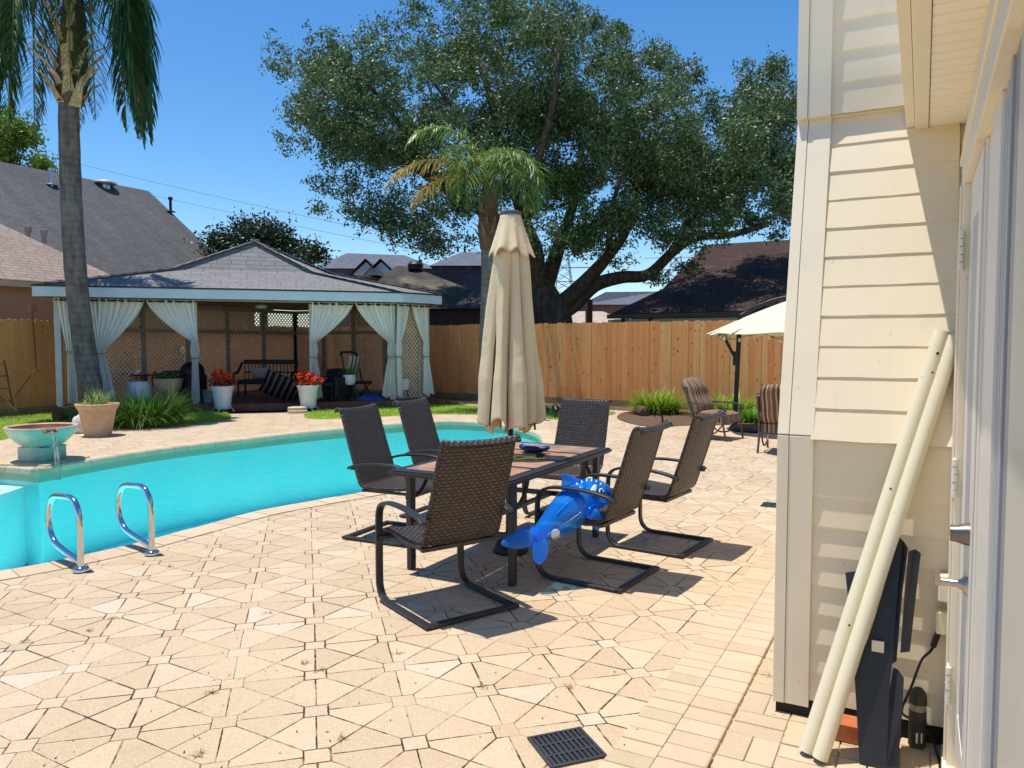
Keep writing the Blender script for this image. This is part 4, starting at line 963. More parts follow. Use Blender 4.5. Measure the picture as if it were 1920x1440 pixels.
for q in rng.choice(len(cl), 480, p=wq):
    c_, r_, _ = cl[q]; d_ = rng.normal(size=3); d_ /= np.linalg.norm(d_); k_ = rng.uniform(.15,1)**.5
    rad = rng.uniform(.40,.90); sub_.append((Vector((c_[0]+d_[0]*r_[0]*k_, c_[1]+d_[1]*r_[1]*k_, c_[2]+d_[2]*r_[2]*k_)), (rad,rad,rad*.72), rad**2))
V1,F1 = spray(sub_, 7400, 30, .125, .16); V2,F2 = spray(cl2, 620, 22, .115, .13)
V,F = cat([(V1,F1),(V2,F2)]); npmesh('crown', V, F, MAT_OAKL, oak)
V,F = spray([(op(1060,345,-2.8),(.5,.6,.6),1),(op(1075,385,-2.8),(.6,.6,.6),1),(op(1010,385,-2.6),(.5,.5,.4),.6),(op(1355,420,-3.2),(.4,.4,.5),.6),(op(1100,450,-2.6),(.7,.5,.5),.8),(op(860,340,-4),(.6,.6,.4),.5)], 130, 24, .12, .15); npmesh('fresh_growth', V, F, MAT_OAKL2, oak)
# ---- other trees
def far_tree(label, px, py, depth, clumps, n, size, mat, trunk_r=.2, group='trees behind the neighbouring houses'):
    b = pd(px,645,depth); r = thing('broadleaf_tree', label, 'tree', (b.x,b.y,0), 0, group); b0=Vector((b.x,b.y,0)); K=depth/1440
    cl = [(pd(x,y,depth+random.uniform(-1,1))-b0,(rx*K,rx*K,ry*K),rx*ry) for x,y,rx,ry in clumps]
    t = MB(); top = pd(px,py,depth)-b0; limb(t,[Vector((0,0,-.1)),top*.5,top],trunk_r,trunk_r*.4)
    for c in cl[:6]: limb(t,[top*.6,(top*.6+Vector(c[0]))/2+Vector((0,0,.2)),Vector(c[0])],trunk_r*.4,.03,6)
    t.build('trunk',MAT_OAKB,r,180); V,F=spray(cl,n,26,size,size*1.6); npmesh('crown',V,F,mat,r)
far_tree('dark rounded tree rising just behind the pavilion roof', 495,470,31,[(420,455,30,22),(465,438,38,24),(510,445,45,24),(555,465,38,22),(480,470,60,25),(595,478,16,12),(400,450,14,10),(540,490,50,20)],520,.17,MAT_FARL)
far_tree('sunlit lime green tree at left edge above the grey roof', 5,280,40,[(10,245,26,24),(35,250,22,22),(-25,235,45,40),(5,285,22,18),(48,262,12,14),(-20,290,40,30)],420,.24,MAT_LIME)
far_tree('tiny sprig of a treetop over the grey roof ridge', 75,320,42,[(68,303,10,9),(84,312,12,9),(75,330,14,15)],90,.2,MAT_LIME)

# ---- queen palms
def frond(rach, az, e0, droop, L, nl, ll, base, out, w=.028, hang=.9, twist=0.):
    P=[]; p=Vector(base); e=e0; n=26; h=Vector((math.cos(az),math.sin(az),0)); T=[]
    for i in range(n+1):
        P.append(p.copy()); d=h*math.cos(e)+Vector((0,0,1))*math.sin(e); T.append(d); p=p+d*(L/n); e=max(-1.52,e-droop/n*(.6+.9*i/n))
    rach.tube(P,[.028*(1-.85*i/n)+.004 for i in range(n+1)],6)
    N=nl*2; s=np.repeat(np.linspace(.16,.995,nl),2); side=np.tile([1,-1],nl); fi=s*n; i0=np.clip(fi.astype(int),0,n-1); f=(fi-i0)[:,None]
    PA=np.array([tuple(q) for q in P]); TA=np.array([tuple(q) for q in T]); C=PA[i0]*(1-f)+PA[i0+1]*f; t=TA[i0]
    sd=np.cross(t,[0,0,1.]); sd/= (np.linalg.norm(sd,axis=1)[:,None]+1e-6); up=np.cross(sd,t)
    a=rng.uniform(.25,.9,N)[:,None]; lift=rng.uniform(-.15,.75,N)[:,None]
    d=sd*side[:,None]*1.0 + t*a + up*lift; d/=np.linalg.norm(d,axis=1)[:,None]
    Ls=ll*np.sin(np.clip(s*1.02,0,1)*math.pi*.86+.35)*rng.uniform(.8,1.15,N); seg=4; V=np.zeros((N,(seg+1)*2,3)); p=C.copy()
    wd=np.cross(d,[0,0,1.])+1e-4; wd/=np.linalg.norm(wd,axis=1)[:,None]
    hk=hang*rng.uniform(.7,1.3,N)[:,None]
    for k in range(seg+1):
        ww=(w*math.sin(math.pi*(.18+.80*k/seg)))/2; V[:,2*k]=p-wd*ww; V[:,2*k+1]=p+wd*ww
        d=d+np.array([0,0,-1.])*hk*(.9/seg)*(1+.5*k); d/=np.linalg.norm(d,axis=1)[:,None]; p=p+d*(Ls/seg)[:,None]
    b=np.arange(N)*(seg+1)*2; F=np.concatenate([np.stack([b+2*k,b+2*k+1,b+2*k+3,b+2*k+2],1) for k in range(seg)]); out.append((V.reshape(-1,3),F))
def boots(m, c, r0, z0, z1, n, ln, wid):
    for i in range(n):
        a=i*2.4+random.uniform(-.2,.2); z=z0+(z1-z0)*(i/n); h=Vector((math.cos(a),math.sin(a),0)); s=Vector((-h.y,h.x,0)); L=ln*random.uniform(.6,1.2); w=wid*random.uniform(.8,1.2)
        p0=Vector(c)+h*r0*.8+Vector((0,0,z)); p1=p0+h*L*.45+Vector((0,0,L*.75)); p2=p0+h*L*(.8+random.uniform(-.1,.35))+Vector((0,0,L*(1.15+random.uniform(-.3,.2))))
        nn=h*.05
        m.add([p0-s*w,p0+s*w,p1+s*w*.6,p1-s*w*.6,p2-s*w*.42,p2+s*w*.36, p0-nn*0-h*.03,p1-h*.03,p2-h*.02],[(0,1,2,3),(3,2,5,4),(1,6,7,2),(6,0,3,7),(2,7,8,5),(7,3,4,8)])
DP=16.0
pb=gp(176,779); lp=thing('queen_palm','tall queen palm with leaning grey trunk in front of pavilion','palm',(pb.x,pb.y,0),0,'queen palms'); q0=Vector((pb.x,pb.y,0))
def qp(px,py,dd=0.): return pd(px,py,DP+dd)-q0
t=MB(); P=cr([Vector((0,0,-.05)),qp(172,735),qp(160,660),qp(150,590),qp(141,500),qp(135,400),qp(131,300),qp(129,210),qp(132,190)],6); k=len(P)
t.tube(P,[(.285-.05*(i/k)+ (.05*max(0,1-i/6)))*.80*(1+.02*math.sin(i*1.9)) for i in range(k)],18); t.build('trunk',MAT_PALMB,lp,180)
top=qp(132,195); m=MB(); m.tube([top,qp(135,150),qp(138,90),qp(138,20),qp(136,-60)],[.24,.30,.27,.21,.15],14); m.build('crown_shaft',MAT_FIBER,lp,180)
m=MB(); boots(m,top,.24,-.08,.55,22,.48,.12); boots(m,top,.22,.4,1.5,16,.6,.09); m.build('boots',MAT_BOOT,lp)
rc=MB(); out=[]; cb=qp(137,-8)
for az_v,e0,dr,L in [((1,-.15),1.25,11.,4.9),((1,.2),1.3,11.,5.0),((.8,.6),1.25,11.5,4.6),((.75,-.65),1.2,11.5,4.6),((1,.0),.9,9.5,3.6),((.9,-.35),1.3,9.5,4.4),((-1,0),1.1,7.4,5.2),((-.9,-.4),1.1,7.2,5.2),((-.8,.5),1.0,7.2,5.0),((-1,.2),.75,6.2,4.6),((-.7,-.7),.9,6.8,5.0),((-1,-.15),1.2,7.0,5.3),((-.85,-.2),.5,6.0,4.2),((0,1),1.1,7.0,4.8),((.35,.9),1.2,9.5,4.6),((-.4,.9),1.15,8.0,4.8),((.45,-.9),1.3,9.5,4.4),((-.25,-1),1.35,8.0,4.4),((.6,.2),1.4,10.,4.4),((-.7,.1),1.35,7.0,4.6),((.1,-.4),1.5,8.0,4.4)]:
    v=Rt*az_v[0]+Fw*az_v[1]; frond(rc,math.atan2(v.y,v.x)+random.uniform(-.12,.12),e0,dr,L*.93,110,.92,cb+v.normalized()*.12+Vector((0,0,random.uniform(-.2,.2))),out,.032,1.35)
rc.build('rachises',MAT_RACH,lp,180); V,F=cat(out); npmesh('fronds',V,F,MAT_FROND,lp)
DQ=18.0
pb2=pd(912,770,DQ); rp_=thing('queen_palm','shorter queen palm with yellowing drooping frond behind the closed umbrella','palm',(pb2.x,pb2.y,0),0,'queen palms'); q0=Vector((pb2.x,pb2.y,0))
def qq(px,py,dd=0.): return pd(px,py,DQ+dd)-q0
t=MB(); t.tube(cr([Vector((0,0,-.05)),qq(914,640),qq(916,540),qq(915,465)],6),[.21-.05*i/18 for i in range(19)],16); t.build('trunk',MAT_PALMB,rp_,180)
top=qq(914,468); m=MB(); m.tube([top,qq(915,430),qq(918,380),qq(920,320)],[.17,.24,.2,.12],12); m.build('crown_shaft',MAT_FIBER,rp_,180)
m=MB(); boots(m,top,.16,0,.5,12,.36,.055); boots(m,top,.13,.5,1.1,6,.4,.05); m.build('boots',plain('reddish palm boots',S(128,92,70),.85,var=.4,scale=6),rp_)
for nm,mt,lst in (('fronds',MAT_FRONDB,[((-.8,-.2),1.42,2.7,2.7),((-.6,.5),1.35,2.6,2.3),((.35,-.9),.9,3.4,2.5),((.75,-.5),1.0,4.4,2.5),((.9,.1),1.35,4.2,1.9),((.5,.6),1.45,3.0,1.7),((.1,.9),1.3,2.8,2.2),((-.4,-1),.7,3.6,2.0),((-.15,-1),1.0,5.0,2.1),((.25,-1),.8,4.2,2.4),((-.6,-.8),1.1,4.8,2.1),((.6,-.8),.5,3.0,2.2),((1,-.2),.9,4.4,2.0),((.6,-.4),1.45,3.0,1.4)]),('yellow_fronds',MAT_FRONDY,[((-1,-.15),.62,1.9,2.75),((-.9,.2),.35,1.7,2.2)])):
    rc=MB(); out=[]
    for az_v,e0,dr,L in lst:
        v=Rt*az_v[0]+Fw*az_v[1]; frond(rc,math.atan2(v.y,v.x),e0,dr,L,52,.58,qq(916,338)+v.normalized()*.08,out,.034,.8)
    rc.build('rachises',MAT_RACH,rp_,180); V,F=cat(out); npmesh(nm,V,F,mt,rp_)

# ---- power line, tower, utility pole
def wire(label, a, b, sag, rad=.018):
    P=[a.lerp(b,i/24)-Vector((0,0,sag*4*(i/24)*(1-i/24))) for i in range(25)]; root=thing('power_line',label,'cable',(0,0,0),0,'overhead wires'); MB().tube(P,rad,5).build('cable',MAT_BLKMET,root)
wire('upper thin overhead wire crossing the sky above the pavilion', pd(-60,255,70), pd(920,476,70), .4)
wire('lower thin overhead wire crossing the sky above the pavilion', pd(-60,285,72), pd(900,490,72), .4)
def tower(label, px, depth, ytop):
    b=pd(px,645,depth); r=thing('transmission_tower',label,'pylon',(b.x,b.y,0),0.3,'steel transmission towers'); Ht=zat(ytop,depth); m=MB(); f=lambda z: 2.6*(1-z/Ht)+.9
    lv=[i*Ht/11 for i in range(12)]
    for sx in(-1,1):
        for sy in(-1,1): m.tube([(sx*f(z),sy*f(z),z) for z in lv],.09,4)
    for a,b_ in zip(lv[:-1],lv[1:]):
        for s in(-1,1): m.tube([(-f(a),s*f(a),a),(f(b_),s*f(b_),b_)],.07,4); m.tube([(f(a),s*f(a),a),(-f(b_),s*f(b_),b_)],.07,4); m.tube([(s*f(a),-f(a),a),(s*f(b_),f(b_),b_)],.07,4)
    for z in (Ht*.72,Ht*.86,Ht*.99):
        for s in (-1,1): m.tube([(-6.5,s*.4,z),(6.5,s*.4,z)],.06,4)
    m.build('lattice_mast',plain('galvanised steel',S(150,160,172),.5,.3),r)
tower('pale steel lattice pylon seen between the oak limbs',1056,160,478); tower('pale steel lattice pylon left of the brown roof',1266,160,482)
b=pd(1104,645,34); r=thing('utility_pole','brown wooden utility pole under the oak limb','pole',(b.x,b.y,0)); m=MB(); m.tube([(0,0,0),(0,0,zat(562,34))],.16,10); m.build('shaft',plain('pole wood',S(92,66,52),.9),r)
# ================================================================ THE HOUSE ON THE RIGHT
def paint_mat(name, c, rough=.5, streak=.12):
    M = Mat(name, rough, spec=.4); P = M.pos('Object'); cc = M.mix(M.noise(P, 2.2, 5).mr(.35,.7)*streak*2, c, sc_(c,.82)); cc = M.mix(M.noise(M.map(P,(14,14,2)),1.0,4).mr(.58,.75)*streak*1.6, cc, sc_(c,.75))
    cc = M.mix(M.voro(P,9.).lt(.045)*.5, cc, sc_(c,.55)); cc = M.mix(M.noise(M.map(P,(30,30,3)),1.0,5,.7).mr(.62,.8)*.22, cc, sc_(c,.6)); cc = M.mix(M.noise(P,26,5,.7).mr(.66,.78)*.3, cc, sc_(c,.72)); M.col(cc); M.bump(M.noise(P,70,4),.12,.003); return M.m
MAT_SID = paint_mat('cream siding paint', S(240,225,194)); MAT_TRIM = paint_mat('cream trim paint', S(240,228,202))
MAT_SOF = paint_mat('cream soffit paint', S(252,242,224)); MAT_DOOR = paint_mat('white door paint', S(232,226,214), .35, .08)
MAT_DOORG = paint_mat('grey weatherstrip aluminium', S(172,176,182), .4, .1); MAT_JAMB = paint_mat('tan grey jamb paint', S(206,202,188), .35, .1)
MAT_NICK = plain('brushed nickel', S(176,166,158), .28, .9, var=.1); MAT_GAP = plain('brown weatherstrip', S(84,58,46), .8)
c0 = gp(1450,1333); XC = c0.x; Y0 = c0.y
def px_(px, py): return pl(px, py, (XC,0,0), Vector((1,0,0)))
k1 = px_(1464,812); k2 = px_(1501,238); Z1 = k1.z; Z2 = k2.z; LEAN = max(.2, k2.y-k1.y); YT = Y0+LEAN
XW = .115                                     # inner corner, where the door wall starts
print('house', XC, Y0, Z1, k1.y, Z2, k2.y, px_(1508,2))
hs = thing('house', 'cream clapboard house corner with white door, seen close on right', 'house', (0,0,0))
def planks(m, z0, y0, z1, y1, expo, butt, xa, xb):
    L = math.hypot(z1-z0, y1-y0); n = max(1, round(L/expo)); d = Vector((0,(y1-y0)/L,(z1-z0)/L)); o = Vector((0,-d.z,d.y))
    for i in range(n):
        a = Vector((0,y0,z0))+d*(L*i/n); b = Vector((0,y0,z0))+d*(L*(i+1)/n+.012); w = random.uniform(-.0012,.0012); K = 10; vs=[]; fs=[]
        for k in range(K+1):
            x = xa+(xb-xa)*k/K; wv = .0012*math.sin(k*1.3+i*2.1)
            for q in (a+o*(butt+w)+Vector((0,0,wv)), a+Vector((0,0,wv)), b+o*.002): vs.append((x,q.y,q.z))
        for k in range(K): p=k*3; fs += [(p,p+3,p+5,p+2),(p+1,p+4,p+3,p)]
        m.add(vs, fs)
m = MB(); planks(m, .085, Y0, Z1, Y0, .118, .0115, XC+.13, XW); m.build('lower_siding', MAT_SID, hs)
m = MB(); planks(m, Z1-.012, Y0-.017, Z2, YT, .128, .0075, XC+.13, XW); m.build('sloped_siding', MAT_SID, hs)
YU = YT-.035
m = MB(); planks(m, Z2+.01, YU, 4.6, YU, .132, .0068, XC+.13, -.09); m.build('upper_siding', MAT_SID, hs)
m = MB(); m.box((XC+.02,Y0+.012,.06),(XW+.3,Y0+.2,Z1)); m.add([(XC+.02,Y0+.012,Z1),(XW+.3,Y0+.012,Z1),(XW+.3,YT+.012,Z2),(XC+.02,YT+.012,Z2),(XC+.02,Y0+.9,Z1),(XW+.3,Y0+.9,Z1),(XW+.3,YT+.9,Z2),(XC+.02,YT+.9,Z2)],[(0,1,2,3),(0,3,7,4),(1,5,6,2),(4,7,6,5)]); m.box((XC+.02,YU+.012,Z2+.001),(XW+.3,YU+4,4.6)); m.box((XC+.02,Y0+.2,.06),(XW+.3,Y0+5,Z1-.01)); m.build('wall', MAT_SID, hs)
MB().box((XC+.01,Y0-.005,-.01),(XW,Y0+.3,.075)).build('foundation', plain('black sill gap', S(40,36,32), .9), hs)
m = MB(); 
for a, b, w0, w1 in (((Y0,.055),(Y0,Z1),0,0),((Y0,Z1),(YT,Z2),0,0),((YU,Z2+.004),(YU,4.6),0,0)):
    dz = Vector((0,b[0]-a[0],b[1]-a[1])).normalized(); o = Vector((0,-dz.z,dz.y))
    for xa, xb, th in ((XC,XC+.045,.024),(XC+.0465,XC+.142,.020)):
        p = [Vector((x,q[0],q[1]))+o*t for q in (a,b) for x in (xa,xb) for t in (th,-.03)]
        m.add(p,[(0,2,6,4),(0,4,5,1),(2,3,7,6),(4,6,7,5),(0,1,3,2)])
m.build('corner_board', MAT_TRIM, hs, bev=.002)
# eave over the door
ZS = pl(1810,213,(.14,0,0),Vector((1,0,0))).z; ZS = 2.48
YW2 = YT+.06
m = MB(); m.box((-.085,-1.5,ZS+.012),(-.052,YU-.002,ZS+.2)); m.build('drip_board', MAT_TRIM, hs)
m = MB(); m.box((-.050,-1.5,ZS),(.0,YW2,ZS+.22)); m.build('fascia', MAT_TRIM, hs, bev=.003)
m = MB(); y = -1.5
while y < YW2: m.box((.002,y,ZS+.006),(.19,y+.072,ZS+.02)); m.box((.002,y+.072,ZS+.010),(.19,y+.0805,ZS+.02)); y += .08
m.build('beadboard_soffit', MAT_SOF, hs, bev=.0015)
m = MB(); m.box((-.048,-1.5,ZS+.23),(.6,YW2+.1,ZS+.26)); m.build('eave_deck', MAT_SOF, hs)
m = MB()
for xa, z0, z1 in ((.136,2.40,ZS+.005),(.124,2.31,2.40),(.116,2.255,2.31),(.106,2.225,2.255),(.114,2.135,2.225)): m.box((xa,-1.5,z0),(.24,YT+.05 if z0>2.3 else 3.33,z1))
m.build('head_trim', MAT_TRIM, hs, bev=.004)
m = MB(); m.box((.20,-1.5,0),(.6,YT+.1,ZS+.2)); m.build('door_wall', MAT_JAMB, hs)
m = MB(); m.box((.113,3.165,.02),(.2,Y0+.001,2.135)); m.box((.104,3.20,.02),(.113,3.23,2.135)); m.build('door_casing', MAT_TRIM, hs, bev=.003)
XD = .0135
dr = MB(); dr.box((.132+XD,2.56,.04),(.19,3.158,2.13)); dr.box((.124+XD,3.04,.04),(.134+XD,3.158,2.13)); dr.box((.124+XD,2.56,.04),(.134+XD,2.70,2.13)); dr.box((.124+XD,2.70,.04),(.134+XD,3.04,.28)); dr.box((.124+XD,2.70,1.98),(.134+XD,3.04,2.13))
door = dr.build('door', MAT_DOOR, hs, bev=.003)
MB().box((.1265+XD,2.74,.28),(.1345+XD,3.0,1.98)).build('glazing_bead', MAT_DOORG, door)
def sphere_lathe(r): return [(r*math.sin(i*math.pi/8), -r*math.cos(i*math.pi/8)) for i in range(9)]
yh = 2.66; zh = .845
m = MB(); M90 = Matrix.Translation((.124+XD,yh,zh)) @ Matrix.Rotation(R(-90),4,'Y'); m.lathe([(0,0),(.033,0),(.032,.006),(.016,.018),(.011,.028),(.011,.080),(0,.082)],24,(0,0,0),0,M90)
m.add([( .066,yh-.012,zh-.011),(.066,yh+.115,zh-.009),(.050,yh+.115,zh-.009),(.050,yh-.012,zh-.011),(.066,yh-.012,zh+.011),(.066,yh+.115,zh+.009),(.050,yh+.115,zh+.009),(.050,yh-.012,zh+.011)],[(0,3,2,1),(4,5,6,7),(0,1,5,4),(1,2,6,5),(2,3,7,6),(3,0,4,7)]); m.build('lever_handle', MAT_NICK, door, 40)
m = MB(); m.lathe([(0,0),(.034,0),(.033,.01),(.026,.032),(.024,.05),(0,.052)],24,(0,0,0),0,Matrix.Translation((.124+XD,yh-.01,1.0)) @ Matrix.Rotation(R(-90),4,'Y')); m.build('deadbolt', plain('dark pewter', S(120,108,102), .3, .8), door, 40)
for z in (1.90,1.09,.33):
    m = MB()
    for k in range(5): m.tube([(.112,3.156,z-.07+.028*k+.001),(.112,3.156,z-.07+.028*k+.026)], .0095 if k%2==0 else .0082, 10)
    m.box((.108,3.158,z-.066),(.1132,3.20,z+.066)); m.build('hinge', MAT_DOOR, door, 40)
MAT_DOORD = paint_mat('darker grey aluminium', S(136,142,152), .35, .1)
for ya, yb, xf, mt, nm in ((2.50,2.552,.165,MAT_GAP,'weatherstrip'),(2.485,2.50,.140,MAT_DOOR,'weatherstrip_cover'),(2.29,2.484,.148,MAT_DOOR,'door_stop'),(2.05,2.29,.142,MAT_DOOR,'mullion'),(1.98,2.05,.150,MAT_DOORG,'track'),(1.86,1.98,.153,MAT_DOORD,'track_recess'),(1.815,1.86,.142,MAT_DOORG,'track_edge'),(1.78,1.815,.172,MAT_GAP,'track_gap'),(1.665,1.78,.146,MAT_DOORD,'outer_track'),(.3,1.66,.142,MAT_JAMB,'near_casing')):
    MB().box((xf,ya,.02),(.2,yb,2.134)).build(nm, mt, hs, bev=.002)
MB().box((.10,-.5,-.005),(.25,3.33,.028)).build('door_sill', MAT_TRIM, hs)
m = MB(); m.box((.075,3.27,.60),(.112,3.33,.70)); m.build('outlet_box', MAT_TRIM, hs, bev=.006); m=MB(); m.box((.07,3.28,.47),(.112,3.335,.56)); m.build('outlet_cover', paint_mat('ivory cover', S(232,222,180)), hs, bev=.008)

# ---- things leaning at the house corner
MAT_PIPE = paint_mat('aged cream pvc', S(230,220,190), .4, .15)
def pipe(label, b, t, rad):
    b = Vector(b); t = Vector(t); r = thing('downspout_pipe', label, 'pipe', (b.x,b.y,0), 0, 'cream pipes leaning by the door'); o = Vector((b.x,b.y,0)); d=(t-b).normalized(); x=d.cross(Vector((0,1,0))).normalized(); y=x.cross(d); n=28; m=MB(); vs=[]
    for q, rr in ((b,rad),(t,rad),(t,rad*.86),(b,rad*.86)):
        for k in range(n): a=2*math.pi*k/n; vs.append(q-o+(x*math.cos(a)+y*math.sin(a))*rr)
    m.add(vs,[(j*n+k,j*n+(k+1)%n,((j+1)%4)*n+(k+1)%n,((j+1)%4)*n+k) for j in range(4) for k in range(n)]); m.build('tube',MAT_PIPE,r,50); return r
pb_ = gp(1512,1418); pipe('left of two long cream pipes leaning against the clapboard wall', (pb_.x,pb_.y,.02), pl(1767,622,(0,Y0+.06,0),Vector((0,1,0))), .0292)
lp_=[o for o in COL.objects if o.name=='downspout_pipe'][0]
for f_,a_ in ((.945,2.0),(.90,2.25),(.62,1.4),(.3,1.9)):
    b_=Vector((pb_.x,pb_.y,.02)); t_=pl(1767,622,(0,Y0+.06,0),Vector((0,1,0))); dd=(t_-b_).normalized(); xx=dd.cross(Vector((0,1,0))).normalized(); yy=xx.cross(dd); q_=b_.lerp(t_,f_)-Vector((b_.x,b_.y,0)); nn_=-yy*math.sin(a_)*-1 if False else (xx*math.cos(a_)*.6-Vector((0,1,0))*1.0); nn_=(nn_-dd*nn_.dot(dd)).normalized(); c_=q_+nn_*.0288
    hm=MB(); hm.tube([c_-nn_*.002,c_+nn_*.0012],.0042 if f_<.93 else .006,10); hm.build('screw_hole',MAT_GAP,lp_)
pb_ = gp(1537,1432); pipe('right of two long cream pipes, its top tucked against the door casing', (pb_.x,pb_.y,.02), pl(1790,632,(0,Y0+.055,0),Vector((0,1,0))), .0285)
MAT_BPAINT = plain('black painted sheet metal', S(36,38,46), .42, .2, var=.25, spec=.6)
g0 = gp(1640,1440)
def leanpt(px, py, off=0.):
    n = Vector((0,-1,.26)).normalized(); return pl(px, py, (0, g0.y-.02-off, 0), n)
def plates(name, label, cat_, base, polys, mat):
    r = thing(name, label, cat_, (base.x,base.y,0)); o=Vector((base.x,base.y,0))
    for nm, pts, off0, off1 in polys:
        zs=[p[1] for p in pts]; vs=[leanpt(x,y,off0 if (len(q)<1 or q[0]==0) else off1)-o for x,y,*q in pts]; k=len(vs); nn=Vector((0,1,0))*.004; m=MB(); m.add(vs+[v+nn for v in vs],[tuple(range(k)),tuple(range(2*k-1,k-1,-1))]+[(i,k+i,k+(i+1)%k,(i+1)%k) for i in range(k)]); m.build(nm,mat,r)
    return r
plates('metal_bracket','tall black folded metal bracket legs leaning on the wall behind pipes','bracket',g0,[
 ('back_plate',[(1683,1004,0),(1693,1014,0),(1683,1110,0),(1673,1245,0),(1668,1290,0),(1662,1440,0),(1612,1440,0),(1602,1262,0),(1630,1190,0),(1652,1120,0)],.0,0),
 ('side_flange',[(1693,1014,0),(1703,1028,1),(1692,1110,1),(1681,1240,1),(1673,1245,0),(1683,1110,0)],.0,.05),
 ('upper_fin',[(1703,1034,1),(1716,1030,0),(1727,1038,0),(1722,1075,0),(1706,1222,0),(1688,1224,1),(1696,1110,1)],.01,.045),
 ('lower_flange',[(1674,1252,0),(1684,1256,1),(1695,1272,1),(1692,1330,1),(1684,1440,1),(1662,1440,0),(1668,1290,0)],.0,.06)],MAT_BPAINT)
m_ = MB(); q=leanpt(1646,1212,.012)-Vector((g0.x,g0.y,0)); m_.cbox(q,(.042,.006,.042)); m_.build('label_plate',MAT_TRIM,[o for o in COL.objects if o.name.startswith('metal_bracket')][0])
g1 = gp(1596,1400); r=plates('metal_bracket','smaller black metal bracket mostly hidden behind the left pipe','bracket',g1,[('plate',[(1585,1074),(1606,1071),(1612,1160),(1624,1240),(1608,1260),(1596,1180)],-.05,0)],MAT_BPAINT)
g = gp(1585,1398); r=thing('terracotta_tile','orange terracotta tile lying flat behind the cream pipes','tile',(g.x+.03,g.y+.02,.012)); MB().box((-.07,-.02,0),(.07,.08,.07)).build('tile',plain('orange terracotta',S(188,108,62),.8,var=.25),r,bev=.004)
g = gp(1606,1352); r=thing('junction_box','small black box with beige cap on the tile','box',(g.x,g.y+.02,.09)); MB().box((-.05,-.02,0),(.05,.06,.12)).build('box',MAT_BPAINT,r,bev=.005); MB().box((-.06,-.01,.122),(-.005,.05,.17)).build('cap',plain('beige plastic cap',S(196,172,116),.5),r,bev=.004)
g = Vector((.018,Y0-.045,0)); r=thing('bollard_light','short dark bollard light with domed cap in the wall corner','light',(g.x,g.y,.0))
MAT_BOL=plain('weathered dark plastic',S(58,60,56),.6,var=.35,scale=14)
MB().lathe([(0,0),(.031,0),(.031,.15),(.0,.15)],24).build('body',MAT_BOL,r,40); MB().lathe([(0,.151),(.030,.151),(.030,.176),(0,.176)],24).build('lens',plain('smoky lens',S(150,146,130),.2,var=.1),r,40); MB().lathe([(0,.177),(.032,.177),(.031,.20),(.026,.222),(.014,.236),(0,.24)],24).build('cap',MAT_BOL,r,40)
m=MB(); m.add([(-.004,-.0325,.03),(.018,-.0265,.03),(.018,-.0265,.07),(-.004,-.0325,.07)],[(0,1,2,3)]); o=m.build('sticker',MAT_TRIM,r); md=o.modifiers.new('s','SOLIDIFY'); md.thickness=.001
g = gp(1760,1420); r=thing('power_cable','black cable looping from the wall outlet to the ground','cable',(g.x,g.y,0)); o=Vector((g.x,g.y,0)); dW=2.93
cb=cr([Vector((.09,3.29,.515))-o, pd(1748,1216,2.92)-o, pd(1728,1238,2.86)-o, pd(1708,1290,2.80)-o, pd(1691,1334,2.78)-o, pd(1715,1352,2.82)-o, pd(1745,1382,2.86)-o, pd(1757,1412,2.84)-o, gp(1762,1440)-o+Vector((0,0,.006)), gp(1764,1500)-o+Vector((0,0,.006))],7)
MB().tube(cb,.0048,8).build('cord',MAT_BLKMET,r,180); m=MB(); m.tube([cb[0]+Vector((.0,0,0)),cb[0].lerp(cb[7],.9)],.011,10); m.build('plug',MAT_BLKMET,r,60)

# ---- drains
def drain(label, c, w, rz):
    r=thing('floor_drain',label,'drain',(c.x,c.y,.002),rz,'square patio drains'); m=MB(); h=w/2
    for a,b in (((-h,-h),(h,-h+.012)),((-h,h-.012),(h,h)),((-h,-h+.012),(-h+.012,h-.012)),((h-.012,-h+.012),(h,h-.012))): m.box((a[0],a[1],0),(b[0],b[1],.008))
    n=11
    for i in range(1,n): x=-h+w*i/n; m.box((-h+.012,x-.005,0),(h-.012,x+.005,.007))
    for x in (-h/3,h/3): m.box((x-.005,-h+.012,.0005),(x+.005,h-.012,.0074))
    m.build('grate',plain('dark drain plastic',S(58,60,64),.5,var=.2),r); MB().box((-h+.01,-h+.01,.0003),(h-.01,h-.01,.0012)).build('pit',plain('drain pit',S(14,14,14),.9),r)
drain('square dark grate set in pavers near the camera', gp(1062,1403), .235, R(43-90+6)); drain('square dark grate in pavers beside house corner, far off', gp(1449,948), .2, R(0))

# ================================================================ DINING SET
def wicker_mat(name, c1, c2, cm):
    M = Mat(name, .42, spec=.5); P = M.pos('UV'); b = M.node('ShaderNodeTexBrick'); M.link(P,b.inputs['Vector']); b.inputs['Scale'].default_value=1; b.offset=.5
    b.inputs['Brick Width'].default_value=.040; b.inputs['Row Height'].default_value=.021; b.inputs['Mortar Size'].default_value=.0035; b.inputs['Mortar Smooth'].default_value=.6
    b.inputs['Color1'].default_value=c1; b.inputs['Color2'].default_value=c2; b.inputs['Mortar'].default_value=cm
    x,y,z=M.xyz(P); wv=((x/.02*math.pi).op('SINE')*.5+.5); rw=((y/.021).fl()); par=(rw*.5-(rw*.5).fl())*2.0
    hgt=((x/.040+par*.5)*2*math.pi).op('SINE')*.5+.5
    M.col(M.mix(hgt.mr(0,.35)*-.0+ (hgt*-1+1)*.62, b.outputs['Color'], cm)); M.bump(hgt+ (E(M.T,b.outputs['Fac'])*-.6),.9,.006); return M.m
